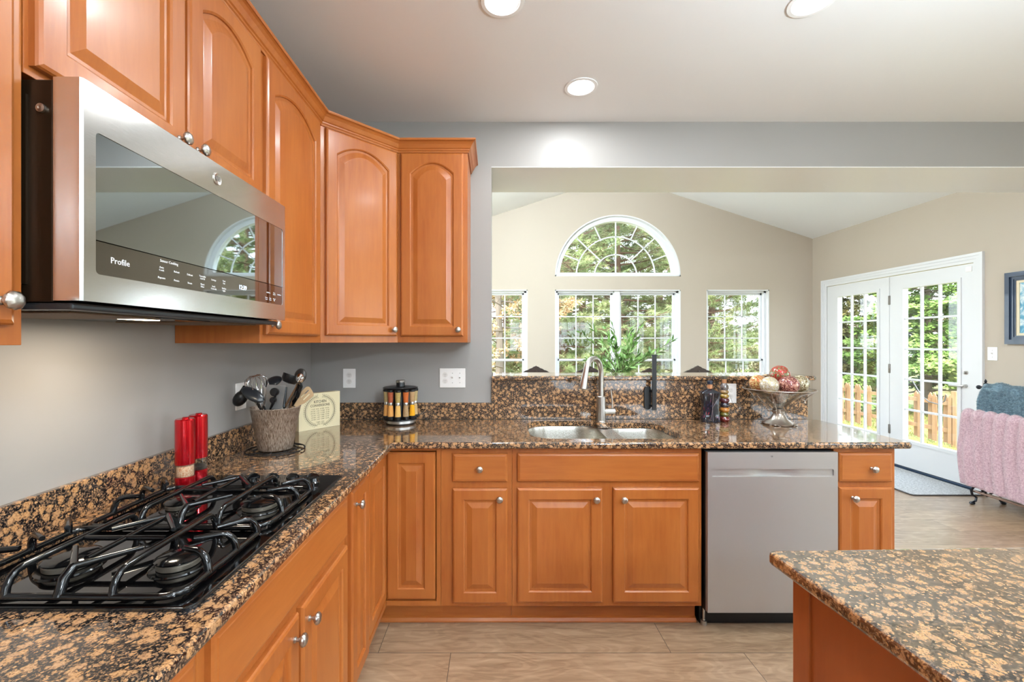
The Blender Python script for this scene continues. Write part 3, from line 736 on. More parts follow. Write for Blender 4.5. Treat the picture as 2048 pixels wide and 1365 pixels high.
# pocket handle: sloped scoop
b = MB(o); vs = []; fs = []; nx = 24
for i in range(nx+1):
    u = i/nx; x = x0+0.02+(x1-x0-0.04)*u; s_ = max(0, 1-abs(u-0.5)/0.22); s_ = s_*s_*(3-2*s_) if s_ < 1 else 1
    dpt = 0.006+0.014*min(1, s_*1.6)
    for (z, d_) in ((hz1, dpt*1.0), (hz0+0.012, dpt*1.0), (hz0, dpt*0.9)): vs.append((x, yf+d_, z))
for i in range(nx):
    for k in range(2): fs.append((i*3+k, i*3+k+1, (i+1)*3+k+1, (i+1)*3+k))
b.add(vs, fs, True); b.build('pocket_handle', STEEL_V, dw, sharp=80)
text('GE', 0.009, mat('dark_print', lin(60, 60, 60), 0.5), dw, frame_M(Vector((1.318, yf-0.0005, 0.848))-o, (1, 0, 0), (0, 0, 1)), 'badge')
b = MB(o); b.lathe([(0.015, 0), (0.015, 0.02), (0.006, 0.022), (0.006, 0.09), (0, 0.09)], 12, (1.03, 2.16, 0)); b.build('levelling_foot', NICKEL, t)

# ------------------------------------------------------------------ microwave
MX = -0.740; my0, my1 = 0.783, 1.545; mz0, mz1 = 1.470, 1.871
t = thing('microwave', 'stainless steel over-the-range microwave with a dark mirrored door', 'microwave', (-0.94, 1.164, mz0)); o = t.location
b = MB(o); b.box(XW+0.002, -0.795, my0+0.004, my1-0.004, mz0-0.002, mz1-0.002, 0.003)
b.box(XW+0.03, -0.84, my0-0.0, my0+0.004, mz0+0.03, mz1-0.03); b.build('casing', BRONZE, t)
b = MB(o); b.lathe([(0.008, 0), (0.008, 0.004), (0.003, 0.005), (0.0, 0.003)], 16, (-0.815, my0+0.004, mz1-0.055), ax=Matrix.Rotation(PI/2, 3, 'X')); b.build('screw', NICKEL, t)
# door frame: stainless, with window opening; edges rounded at the sides
gy0, gy1, gz0, gz1 = my0+0.028, my1-0.020, mz0+0.052, mz1-0.085
b = MB(o); mpM = lambda u, v, w_: (MX-w_, u, v)
b.plate([(my0+0.004, mz0), (my1-0.004, mz0), (my1-0.004, mz1), (my0+0.004, mz1)], [round_poly(rect(gy0, gy1, gz0, gz1), 0.008, 3)], mpM, 0, 0.006)
b.box(-0.791, MX-0.004, my0, my0+0.004, mz0, mz1, 0.0); b.box(-0.791, MX-0.004, my1-0.004, my1, mz0, mz1)
b.box(-0.791, MX-0.006, my0+0.004, my1-0.004, mz0, mz0+0.004); b.box(-0.791, MX-0.006, my0+0.004, my1-0.004, mz1-0.004, mz1)
b.add([(MX-0.004, my0, mz0), (MX, my0+0.004, mz0), (MX, my0+0.004, mz1), (MX-0.004, my0, mz1)], [(0, 1, 2, 3)])
dm = b.build('door', STEEL_V2, t)
b = MB(o); zc = gz0+0.062; b.plate(round_poly([(gy0, zc+0.002), (gy1, zc+0.002), (gy1, gz1), (gy0, gz1)], [0.001, 0.001, 0.008, 0.008], 3), [], mpM, 0.0015, 0.0055); b.build('window', DARKGLASS, dm)
b = MB(o); b.plate(round_poly([(gy0, gz0), (gy1, gz0), (gy1, zc), (gy0, zc)], [0.008, 0.008, 0.001, 0.001], 3), [], mpM, 0.001, 0.0055); cpn = b.build('control_panel', DARKGLASS2, dm)
def mtext(s_, y, z, size, m_=LETTER, nm='lettering', al='CENTER'): return text(s_, size, m_, cpn, frame_M(Vector((MX-0.0006, y, z))-o, (0, 1, 0), (0, 0, 1)), nm, al)
mtext('Profile', 0.865, gz0+0.031, 0.017)
mtext('Sensor Cooking', 0.995, zc-0.008, 0.0085)
cols = [('Auto\nCook', 0.972), ('Reheat', 1.018), ('Defrost', 1.062), ('Turntable\nOn/Off', 1.108), ('Settings', 1.152), ('Vent\nFan', 1.196)]
for s_, y in cols: mtext(s_, y, gz0+0.036, 0.0062)
for s_, y in [('Popcorn', 0.972), ('Potato', 1.018), ('Steam', 1.062), ('Reset\nFilter', 1.108), ('Lock\nControls', 1.152), ('Surface\nLight', 1.196)]: mtext(s_, y, gz0+0.016, 0.0062)
mtext('12:39', 1.285, gz0+0.032, 0.018, CLOCK, 'clock')
for s_, y, z in [('Add 30sec', 1.430, 0.034), ('Timer\nOn/Off', 1.468, 0.034), ('Start/Pause', 1.502, 0.034), ('Power\nLevel', 1.418, 0.014), ('Time\nCook', 1.442, 0.014), ('Cancel\nOff', 1.468, 0.014)]: mtext(s_, y, gz0+z, 0.0055)
b = MB(o); b.lathe([(0.0, 0.0), (0.016, 0.0), (0.016, 0.002), (0.0145, 0.003), (0.013, 0.0022), (0, 0.0022)], 32, (MX, 1.165, mz1-0.042), ax=Matrix.Rotation(PI/2, 3, 'Y')); bd = b.build('badge', NICKEL, dm)
text('GE', 0.017, mat('badge_grey', lin(110, 108, 104), 0.4), bd, frame_M(Vector((MX+0.0026, 1.165, mz1-0.042))-o, (0, 1, 0), (0, 0, 1)), 'monogram')
# underside
b = MB(o); b.box(XW+0.01, -0.765, my0+0.008, my1-0.008, mz0-0.016, mz0-0.003, 0.004); b.build('bottom_panel', mat('dark_grey_metal', lin(70, 74, 78), 0.35, metal=0.7), t)
meshm = mat('filter_mesh', lin(110, 90, 70), 0.5, metal=0.6); n_ = noise(meshm, coords(meshm), 600, 1); bump(meshm, n_.outputs[0], 1.0, 0.003)
for ya in (my0+0.04, my1-0.30):
    b = MB(o); b.box(-1.08, -0.80, ya, ya+0.22, mz0-0.020, mz0-0.0162, 0.001); b.build('grease_filter', meshm, t)
b = MB(o); b.box(-0.862, -0.80, 1.03, 1.23, mz0-0.019, mz0-0.0162, 0.001); b.build('vent_cover', BLK_G, t)
b = MB(o); b.box(-0.925, -0.888, 1.07, 1.16, mz0-0.019, mz0-0.0162, 0.001); b.build('cooktop_light', mat('warm_lamp', (1, 1, 1, 1), 0.4, emit=(1, 0.78, 0.5, 1), es=6), t)
lt = bpy.data.lights.new('cooktop_light', 'AREA'); lt.shape = 'RECTANGLE'; lt.size = 0.10; lt.size_y = 0.04; lt.energy = 1.5; lt.color = (1, 0.86, 0.68)
lo = bpy.data.objects.new('cooktop_lamp', lt); C.objects.link(lo); lo.parent = t; lo.location = Vector((-0.906, 1.115, mz0-0.026))-o

# ------------------------------------------------------------------ cooktop
t = thing('cooktop', 'black glass gas cooktop with cast iron grates set into the granite', 'cooktop', (-0.806, 1.17, Z1)); o = t.location
b = MB(o); slab(b, round_poly([(-1.07, 0.783), (-0.542, 0.783), (-0.542, 1.557), (-1.07, 1.557)], 0.018, 5), [], Z1+0.0004, Z1+0.007, 0.003); b.build('glass_top', BLACKGLASS, t)
b = MB(o); ol = round_poly([(-1.073, 0.780), (-0.539, 0.780), (-0.539, 1.560), (-1.073, 1.560)], 0.02, 5); il = round_poly([(-1.069, 0.784), (-0.543, 0.784), (-0.543, 1.556), (-1.069, 1.556)], 0.018, 5)
b.plate(ol, [il], lambda u, v, w_: (u, v, w_), Z1+0.0002, Z1+0.0055); b.build('edge_trim', mat('trim_steel', lin(90, 95, 102), 0.25, metal=1), t)
ZG = 0.972
for (bx, by, br_) in ((-0.668, 0.925, 0.040), (-0.895, 0.925, 0.046), (-0.668, 1.245, 0.046), (-0.895, 1.245, 0.036)):
    b = MB(o); b.lathe([(br_+0.014, 0.0072), (br_+0.012, 0.010), (br_+0.001, 0.0115), (0, 0.0115)], 32, (bx, by, Z1)); b.build('burner_skirt', IRON, t); b = MB(o); b.lathe([(br_-0.003, 0.0116), (br_, 0.013), (br_, 0.021), (br_-0.003, 0.025), (0, 0.025)], 32, (bx, by, Z1)); bu = b.build('burner', ALU, t)
    b = MB(o); b.lathe([(br_+0.003, 0.0262), (br_+0.004, 0.029), (br_-0.004, 0.034), (0.012, 0.036), (0, 0.036)], 32, (bx, by, Z1)); b.build('burner_cap', IRON, bu)
def grate_mesh():
    b = MB(); r = 0.0058; zl = 0.017; zh = ZG-Z1   # local, x as world minus o.x? keep relative to (0,0,Z1)
    x0, x1, y0, y1 = -1.035, -0.577, 0.0, 0.295
    rp_ = round_poly([(x0, y0), (x1, y0), (x1, y1), (x0, y1)], 0.035, 5)
    b.tube([(p[0], p[1], zl) for p in rp_], 0.0068, 8, closed=True)
    def rise(pa, pb, z0=zl, z1=zh):   # bar rising from frame at pa to height z1 then running to pb
        pa = Vector((pa[0], pa[1])); pb = Vector((pb[0], pb[1])); d = (pb-pa); l_ = d.length; d.normalize()
        q = [(pa.x, pa.y, z0)]
        for k in (0.25, 0.5, 0.75, 1.0):
            a = PI/2*k; q.append((pa.x+d.x*0.028*(1-math.cos(a))*1.0, pa.y+d.y*0.028*(1-math.cos(a)), z0+(z1-z0)*math.sin(a)))
        q.append((pb.x, pb.y, z1)); b.tube(q, [0.0078, 0.0076, 0.0074, 0.007, 0.0068, 0.0055], 8)
    for x in (-0.893, -0.697):
        q = [(x, y0, zl)]+[(x, y0+0.03*(1-math.cos(PI/2*k/4)), zl+(zh-zl)*math.sin(PI/2*k/4)) for k in range(1, 5)]
        q += [(x, y1-0.03*(1-math.cos(PI/2*k/4)), zl+(zh-zl)*math.sin(PI/2*k/4)) for k in range(4, 0, -1)]+[(x, y1, zl)]
        b.tube(q, 0.0068, 8)
    # fork at each end of the centre, cross in the middle
    for s_, ye in ((1, y0), (-1, y1)):
        q0 = (-0.795, ye+s_*0.028, zh)
        b.tube([(-0.795, ye, zl), (-0.795, ye+s_*0.010, zl+(zh-zl)*0.7), q0], 0.009, 8)
        b.tube([q0, (-0.865, ye+s_*0.105, zh)], [0.0075, 0.005], 8); b.tube([q0, (-0.725, ye+s_*0.105, zh)], [0.0075, 0.005], 8)
    b.tube([(-0.80, 0.06, zh-0.001), (-0.797, 0.25, zh-0.001)], 0.0058, 8); b.tube([(-0.885, 0.150, zh-0.001), (-0.712, 0.150, zh-0.001)], 0.0058, 8)
    for (ya, yb, xb) in ((0.085, 0.10, -0.638), (0.180, 0.145, -0.648), (0.265, 0.20, -0.634)):
        rise((x1, ya), (xb, yb)); rise((x0, ya), (-0.975, yb))
    return b
g0 = grate_mesh(); g0.o = Vector((o.x, -0.797+o.y, 0.0)); ga = g0.build('grate', IRON, t, sharp=60)
gb = ga.copy(); C.objects.link(gb); gb.location = (0, 0.304, 0)
def cknob():
    b = MB(); b.lathe([(0.022, 0), (0.022, 0.006), (0.017, 0.010), (0.015, 0.020), (0, 0.021)], 24)
    pts = [(-0.019, 0, 0.016), (-0.019, 0, 0.024), (-0.010, 0, 0.033), (0, 0, 0.036), (0.010, 0, 0.033), (0.019, 0, 0.024), (0.019, 0, 0.016)]
    n = len(pts); vs = [(p[0], s_*0.0065, p[2]) for s_ in (-1, 1) for p in pts]
    b.add(vs, [tuple(range(n)), tuple(range(n, 2*n))[::-1]]+[(i, (i+1) % n, (i+1) % n+n, i+n) for i in range(n)])
    return b
k0 = cknob().build('control_knob', BLK_G, t); k0.location = (-0.808-o.x, 1.462-o.y, 0.007); k0.rotation_euler = (0, 0, 0.8)
for x in (-0.743, -0.676, -0.608):
    k = k0.copy(); C.objects.link(k); k.location = (x-o.x, 1.462-o.y, 0.007)

# ------------------------------------------------------------------ ceiling lights
def can(x, y, z, label, lamp=True, slope=0):
    t = thing('recessed_light', label, 'ceiling light', (x, y, z))
    b = MB(); b.lathe([(0.088, -0.001), (0.087, -0.005), (0.072, -0.006), (0.070, -0.004), (0.064, -0.0005)], 36); b.build('trim_ring', CANW, t)
    b = MB(); b.lathe([(0.0, -0.0012), (0.066, -0.0012), (0.066, -0.0008), (0, -0.0008)], 32); b.build('diffuser', LAMPM, t)
    l = bpy.data.lights.new('can_lamp', 'AREA'); l.shape = 'DISK'; l.size = 0.13; l.energy = CAN_W; l.color = (0.9, 0.96, 1.0)
    lo = bpy.data.objects.new('can_lamp', l); C.objects.link(lo); lo.parent = t; lo.location = (0, 0, -0.008)
    return t
can(0.03, 1.76, ZC, 'round recessed ceiling light cut by the top edge, above the sink')
can(1.277, 1.76, ZC, 'round recessed ceiling light at the top right, cut by the frame')
can(0.463, 2.355, ZC, 'small round recessed ceiling light nearest the opening to the sunroom')
for (x, y) in ((0.03, 0.1), (1.5, 0.0), (3.1, 1.2), (-0.2, -1.6), (1.5, -1.8), (3.2, -1.4)):
    can(x, y, ZC, 'round recessed ceiling light in the kitchen ceiling, outside the photographed view')['group'] = 'recessed lights outside the view'
# sunroom lamp added out of sight to brighten the vaulted ceiling
t = thing('added_pendant_lamp', 'round white glass lamp added under the sunroom slope for more light, hidden behind the header', 'ceiling light', (0.2, 3.5, 2.95))
b = MB(); b.tube([(0, 0, 0.1), (0, 0, 0.275)], 0.008, 8); b.lathe([(0.05, 0.245), (0.05, 0.262), (0, 0.262)], 20); b.build('stem', NICKEL, t)
b = MB(); b.ball((0, 0, 0), 0.11, 24); b.build('globe', mat('globe_glow', (1, 1, 1, 1), 0.5, emit=(1, 0.96, 0.9, 1), es=4), t)
l = bpy.data.lights.new('added_pendant_bulb', 'POINT'); l.energy = 150; l.shadow_soft_size = 0.1; l.color = (0.76, 0.89, 1)
lo = bpy.data.objects.new('added_pendant_bulb', l); C.objects.link(lo); lo.parent = t; lo.location = (0.10, 0.10, 0.10)

def added_chandelier(x, y, label):  # added behind the camera to lift the kitchen ceiling brightness
    t = thing('added_chandelier', label, 'ceiling light', (x, y, 2.05))
    b = MB(); b.tube([(0, 0, 0), (0, 0, ZC-2.05-0.02)], 0.008, 8); b.lathe([(0.06, ZC-2.05-0.02), (0.06, ZC-2.05-0.001), (0, ZC-2.05-0.001)], 20); b.build('stem', NICKEL, t)
    for k in range(5):
        a = 2*PI*k/5; c_, s_ = math.cos(a), math.sin(a)
        b = MB(); b.tube([(0, 0, 0.05), (0.12*c_, 0.12*s_, -0.05), (0.25*c_, 0.25*s_, -0.02), (0.28*c_, 0.28*s_, 0.05)], 0.008, 6); ar = b.build('arm', NICKEL, t)
        b = MB(); b.lathe([(0.03, 0.05), (0.06, 0.10), (0.075, 0.16), (0.072, 0.16), (0.055, 0.10), (0.0, 0.055)], 20, (0.28*c_, 0.28*s_, 0)); b.build('glass_shade', mat('frosted_shade', (0.9, 0.9, 0.9, 1), 0.5, emit=(1, 0.97, 0.93, 1), es=2), ar)
    l = bpy.data.lights.new('added_chandelier_bulbs', 'POINT'); l.energy = CHAN_W; l.shadow_soft_size = 0.12; l.color = (0.74, 0.88, 1)
    lo = bpy.data.objects.new('added_chandelier_bulbs', l); C.objects.link(lo); lo.parent = t; lo.location = (0, 0, 0.25)
added_chandelier(1.5, -1.7, 'five-armed lamp with frosted shades added to brighten the ceiling, outside the photographed view')
t = thing('added_island_pendant', 'uplighting bowl pendant added above the island to brighten the ceiling, outside the photographed view', 'ceiling light', (1.55, 0.30, 2.05))  # added uplight, out of view, for a brighter kitchen ceiling
b = MB()
for k in range(3):
    a = 2*PI*k/3; b.tube([(0.19*math.cos(a), 0.19*math.sin(a), 0.06), (0, 0, 0.5)], 0.004, 6)
b.tube([(0, 0, 0.5), (0, 0, ZC-2.05-0.02)], 0.006, 6); b.lathe([(0.06, ZC-2.05-0.02), (0.06, ZC-2.05-0.001), (0, ZC-2.05-0.001)], 20); b.build('stem', NICKEL, t)
b = MB(); b.lathe([(0.0, -0.04), (0.10, -0.03), (0.17, 0.01), (0.20, 0.06), (0.195, 0.06), (0.16, 0.015), (0.09, -0.02), (0, -0.03)], 32); b.build('bowl', mat('alabaster_bowl', (0.9, 0.88, 0.84, 1), 0.4), t)
l = bpy.data.lights.new('added_bowl_lamp', 'AREA'); l.shape = 'DISK'; l.size = 0.3; l.energy = UP_W; l.color = (0.74, 0.88, 1)
lo = bpy.data.objects.new('added_bowl_lamp', l); C.objects.link(lo); lo.parent = t; lo.location = (0, 0, 0.05); lo.rotation_euler = (PI, 0, 0)
# ------------------------------------------------------------------ outlets and switches
def plate_thing(name, label, cat, loc, u, n, gangs, wide):
    u = Vector(u); n = Vector(n); t = thing(name, label, cat, loc)
    Mx = Matrix((u, Vector((0, 0, 1)), n)).transposed().to_4x4()
    b = MB(); b.M = Mx; w = wide/2; h = 0.060
    b.box(-w, w, -h, h, 0.0005, 0.006, 0.003); b.build('cover_plate', PLATE, t)
    for i, g in enumerate(gangs):
        cx = (i-(len(gangs)-1)/2)*0.046
        if g == 'outlet':
            for s_ in (-1, 1):
                b = MB(); b.M = Mx; b.lathe([(0.0165, 0.006), (0.0165, 0.0075), (0, 0.0075)], 20, (cx, s_*0.0195, 0)); rc = b.build('receptacle', mat('receptacle_white', lin(222, 216, 210), 0.4), t)
                b = MB(); b.M = Mx
                for dx in (-0.005, 0.005): b.box(cx+dx-0.0009, cx+dx+0.0009, s_*0.0195-0.001, s_*0.0195+0.007, 0.0075, 0.0078)
                b.lathe([(0.002, 0.0075), (0.002, 0.0079), (0, 0.0079)], 8, (cx, s_*0.0195-0.007, 0)); b.build('slot', PLATE_D, rc)
        elif g == 'toggle':
            b = MB(); b.M = Mx; b.box(cx-0.005, cx+0.005, -0.012, 0.012, 0.006, 0.0075); b.add([(cx-0.004, -0.003, 0.007), (cx+0.004, -0.003, 0.007), (cx+0.004, 0.006, 0.007), (cx-0.004, 0.006, 0.007), (cx-0.0035, 0.008, 0.02), (cx+0.0035, 0.008, 0.02), (cx+0.0035, 0.012, 0.018), (cx-0.0035, 0.012, 0.018)],
                 [(0, 1, 2, 3), (4, 7, 6, 5), (0, 4, 5, 1), (1, 5, 6, 2), (2, 6, 7, 3), (3, 7, 4, 0)]); b.build('toggle', PLATE, t)
            b = MB(); b.M = Mx
            for s_ in (-1, 1): b.lathe([(0.0025, 0.006), (0.002, 0.0072), (0, 0.0074)], 10, (cx, s_*0.030, 0))
            b.build('screw', PLATE_D, t)
    return t
plate_thing('outlet', 'white duplex outlet on the grey back wall, between corner and spice rack', 'outlet', (-0.908, YB, 1.166), UX, NX, ['outlet'], 0.078)
plate_thing('outlet_switch_plate', 'wide white plate with an outlet and two toggle switches, right of the spice rack', 'switch', (-0.265, YB, 1.168), UX, NX, ['outlet', 'toggle', 'toggle'], 0.160)
plate_thing('outlet', 'white outlet on the left wall, half hidden behind the utensil crock', 'outlet', (XW, 1.97, 1.150), UY, NY, ['outlet'], 0.078)
plate_thing('outlet', 'pale outlet plate on the granite backsplash behind the tall bottles', 'outlet', (1.455, 2.709, 1.075), UX, NX, ['outlet'], 0.075)
plate_thing('light_switch', 'white single toggle light switch beside the french door below the painting', 'switch', (XR, 3.91, 1.285), (0, -1, 0), (-1, 0, 0), ['toggle'], 0.078)

# ------------------------------------------------------------------ painting
t = thing('painting', 'framed painting in a dark blue moulded frame on the sunroom wall', 'painting', (XR, 3.40, 1.68)); o = t.location
BF = mat('blue_black_frame', lin(42, 56, 76), 0.3, coat=0.4); ya, yb, za, zb = 3.0, 3.797, 1.371, 1.987
b = MB(o); mpP = lambda u, v, w_: (XR-w_, u, v)
for (i0, i1, tt) in ((0, 0.022, 0.030), (0.022, 0.040, 0.038), (0.040, 0.062, 0.026), (0.062, 0.074, 0.020)):
    b.plate(rect(ya+i0, yb-i0, za+i0, zb-i0), [rect(ya+i1, yb-i1, za+i1, zb-i1)], mpP, 0.0, tt)
b.build('picture_frame', BF, t)
b = MB(o); b.plate(rect(ya+0.074, yb-0.074, za+0.074, zb-0.074), [rect(ya+0.095, yb-0.095, za+0.095, zb-0.095)], mpP, 0.0, 0.014); b.build('inner_liner', mat('cream_liner', lin(222, 208, 176), 0.6), t)
pm = mat('canvas_paint', lin(90, 140, 170), 0.6); n1 = noise(pm, coords(pm), 9, 5, 0.7, 1.0)
L(pm, ramp(pm, n1.outputs[0], [(0.25, lin(38, 84, 110)), (0.45, lin(96, 160, 186)), (0.6, lin(220, 226, 220)), (0.75, lin(214, 160, 120))]), P(pm).inputs['Base Color'])
b = MB(o); b.plate(rect(ya+0.09, yb-0.09, za+0.09, zb-0.09), [], mpP, 0.0, 0.008); b.build('canvas', pm, t)

# ------------------------------------------------------------------ grinders
RED = mat('metallic_red_enamel', lin(190, 12, 26), 0.2, metal=0.75, coat=0.6)
SALT = mat('pink_salt', lin(232, 172, 128), 0.8); n_ = noise(SALT, coords(SALT), 260, 2, 0.7)
L(SALT, ramp(SALT, n_.outputs[0], [(0.3, lin(214, 120, 70)), (0.6, lin(250, 214, 180))]), P(SALT).inputs['Base Color'])
PEPPER = mat('peppercorns', lin(60, 48, 40), 0.8)
for (x, y, lab, fill, lvl) in ((-1.018, 1.437, 'red metallic salt grinder with pink salt, standing on the back of the cooktop', SALT, 0.034), (-1.030, 1.518, 'red metallic pepper grinder standing behind the salt grinder', PEPPER, 0.012)):
    t = thing('spice_grinder', lab, 'grinder', (x, y, Z1+0.007)); r = 0.0285
    b = MB(); b.lathe([(r-0.001, 0), (r, 0.002), (r, 0.032), (r-0.003, 0.034), (0, 0.034)], 40); b.build('base', RED, t)
    b = MB(); b.lathe([(r-0.001, 0.034), (r-0.001, 0.074), (r-0.003, 0.074), (r-0.003, 0.034)], 40); b.build('window_ring', CLEAR, t)
    b = MB(); b.lathe([(r-0.005, 0.0345), (r-0.004, 0.036), (r-0.004, 0.034+lvl), (r-0.012, 0.037+lvl), (0, 0.036+lvl)], 30); b.build('spice_fill', fill, t)
    b = MB(); b.lathe([(r-0.003, 0.074), (r, 0.0745), (r, 0.218), (r-0.003, 0.222), (r-0.006, 0.2215), (0, 0.2215)], 40); b.build('housing', RED, t)
    b = MB(); b.lathe([(0.010, 0.2215), (0.010, 0.227), (0.008, 0.229), (0, 0.229)], 20, (0.008, -0.008, 0)); b.build('push_button', RED, t)

# ------------------------------------------------------------------ trivet, crock, utensils
cx, cy = -0.965, 1.925
t = thing('trivet', 'round black wire trivet under the utensil crock', 'trivet', (cx, cy, Z1))
b = MB(); 
for R_ in (0.118, 0.085): b.tube([(R_*math.cos(a), R_*math.sin(a), 0.0075) for a in [2*PI*k/40 for k in range(40)]], 0.0028, 6, closed=True)
for k in range(8):
    a = 2*PI*k/8; b.tube([(0.118*math.cos(a), 0.118*math.sin(a), 0.0075), (0.095*math.cos(a+0.25), 0.095*math.sin(a+0.25), 0.009), (0.03*math.cos(a), 0.03*math.sin(a), 0.0075)], 0.0022, 6)
b.tube([(0.03*math.cos(a), 0.03*math.sin(a), 0.0075) for a in [2*PI*k/20 for k in range(20)]], 0.0025, 6, closed=True)
b.build('wire_frame', IRON_M, t)
for k in range(4):
    a = 2*PI*k/4+0.5; b = MB(); b.ball((0.118*math.cos(a), 0.118*math.sin(a), 0.0042), 0.0042, 8); b.build('foot', IRON_M, t)
CR = mat('ribbed_bronze_metal', lin(176, 160, 144), 0.34, metal=0.85)
n_ = noise(CR, coords(CR, (1, 1, 0.06)), 330, 3, 0.6); bump(CR, n_.outputs[0], 0.9, 0.004)
L(CR, ramp(CR, n_.outputs[0], [(0.35, lin(128, 108, 90)), (0.6, lin(206, 194, 180))]), P(CR).inputs['Base Color'])
crk = thing('utensil_crock', 'ribbed bronze-silver metal crock holding kitchen utensils', 'crock', (cx, cy, Z1+0.0105))
b = MB(); b.lathe([(0, 0.001), (0.066, 0.001), (0.070, 0.004), (0.1005, 0.180), (0.1035, 0.184), (0.1015, 0.186), (0.098, 0.182), (0.067, 0.008), (0, 0.008)], 56); b.build('pot', CR, crk)
CB = Vector((cx, cy, Z1+0.0105))
def px(x, y, d): return Vector(((x-990)*d/875, d, H+(683-y)*d/875))
def uten(name, lab, cat, foot): return thing(name, lab, cat, CB+Vector(foot))
def ellm(dirv, nrm):
    a = Vector(dirv).normalized(); n = Vector(nrm); n = (n-a*n.dot(a)).normalized(); c = n.cross(a); return Matrix((a, c, n)).transposed()
def add_utensil(name, lab, cat, foot, neck, head_fn, hm, handle_r=0.005, hmat=None):
    t = uten(name, lab, cat, foot); o = t.location
    b = MB(o); f = CB+Vector(foot); b.tube([f, (f+neck)/2, neck], [handle_r, handle_r, handle_r*0.8], 8); b.build('handle', hmat or BLK, t)
    b = MB(o); head_fn(b); b.build('head', hm, t); return t
d0 = 1.86
# ladle drooping left
def h1(b):
    c = px(481, 797, d0); b.ball(c, 0.034, 18, (1.15, 0.8, 0.75), ellm((-0.55, 0, -0.8), (0.8, -0.4, -0.5))); b.tube([px(519, 815, d0+.02), px(505, 782, d0), px(490, 776, d0), c], [0.006, 0.009, 0.012, 0.02], 8)
add_utensil('ladle', 'black ladle hanging out over the left rim of the crock', 'utensil', (0.03, 0.02, 0.02), px(519, 815, d0+.02), h1, BLK)
def h2(b):
    b.ball(px(506, 790, d0-0.05), 0.042, 20, (1.25, 0.62, 0.28), ellm(px(530, 806, d0)-px(480, 775, d0), (0.2, -0.8, 0.6)))
SPN = mat('dark_nylon_sheen', lin(34, 38, 42), 0.28, coat=0.3)
add_utensil('serving_spoon', 'grey-black nylon spoon slanting in front of the whisk', 'utensil', (0.03, -0.03, 0.02), px(527, 812, d0-0.01), h2, SPN)
# whisk
t = uten('whisk', 'steel balloon whisk at the left of the crock', 'utensil', (0.0, 0.01, 0.015)); o = t.location
f = CB+Vector((0.0, 0.01, 0.015)); nk = px(524, 822, d0+0.03)
b = MB(o); b.tube([f, nk], 0.006, 8); b.build('handle', STEEL, t)
b = MB(o); top_ = px(510, 752, d0-0.02); ax_ = (top_-nk); al = ax_.length; ax_.normalize(); s1 = ax_.orthogonal().normalized(); s2 = ax_.cross(s1)
for k in range(7):
    a = PI*k/7; sv = s1*math.cos(a)+s2*math.sin(a)
    b.tube([nk+ax_*al*(1-math.cos(PI*u))/2*1.0+sv*(0.045*math.sin(2*PI*u)*0 + 0.046*w_) for u, w_ in ((0.0, 0.06), (0.3, 0.35), (0.5, 0.72), (0.65, 0.98), (0.8, 0.9), (0.92, 0.5), (1.0, 0.0), (0.92, -0.5), (0.8, -0.9), (0.65, -0.98), (0.5, -0.72), (0.3, -0.35), (0.0, -0.06))], 0.0010, 5)
b.build('wires', CHROME, t)
def h3(b): b.ball(px(546, 764, d0+0.09), 0.036, 18, (1.15, 0.9, 0.42), ellm((0.9, 0, 0.25), (0.1, -0.6, 0.8)))
add_utensil('cooking_spoon', 'black spoon bowl standing behind the flat grater', 'utensil', (-0.01, 0.05, 0.02), px(540, 775, d0+0.07), h3, SPN)
def h4(b):
    b.lathe([(0.001, -0.018), (0.026, -0.014), (0.036, 0.0), (0.037, 0.022), (0.034, 0.022), (0.033, 0.002), (0.001, -0.012)], 20, px(580, 760, d0+0.07), ax=ellm((0.3, 0.2, 0.9), (1, 0, 0)) @ Matrix(((0, 0, 1), (0, 1, 0), (1, 0, 0))))
    b.tube([px(568, 815, d0+0.05), px(572, 775, d0+0.07)], 0.006, 8)
add_utensil('soup_ladle', 'black deep ladle rising at the top right of the crock', 'utensil', (0.02, 0.03, 0.02), px(568, 815, d0+0.05), h4, BLK)
def h5(b): b.ball(px(601, 752, d0+0.13), 0.034, 18, (1, 0.9, 0.5), ellm((0.3, 0, 0.9), (-0.2, -0.8, 0.3))); b.tube([px(580, 812, d0+0.1), px(599, 758, d0+0.13)], 0.006, 8)
add_utensil('slotted_spoon', 'dark round spoon at the back right of the crock', 'utensil', (0.0, 0.05, 0.02), px(580, 812, d0+0.1), h5, mat('dark_grey_nylon', lin(48, 44, 40), 0.4))
# flat grater
t = uten('flat_grater', 'flat silver plate grater standing upright at the front of the crock', 'utensil', (0.0, -0.04, 0.02)); o = t.location
b = MB(o); A_, B_, C_, D_ = px(530, 820, d0+0.01), px(564, 820, d0+0.01), px(571, 772, d0-0.02), px(534, 770, d0-0.02)
nn = (B_-A_).cross(D_-A_).normalized()*0.0015; b.add([A_-nn, B_-nn, C_-nn, D_-nn, A_+nn, B_+nn, C_+nn, D_+nn], [(0, 1, 2, 3), (4, 7, 6, 5), (0, 4, 5, 1), (1, 5, 6, 2), (2, 6, 7, 3), (3, 7, 4, 0)])
b.build('blade', mat('frosted_steel', lin(178, 178, 176), 0.35, metal=0.6), t)
f = CB+Vector((0, -0.03, 0.02)); b = MB(o); b.tube([f, px(547, 818, d0+0.012)], 0.006, 8); b.build('handle', BLK, t)
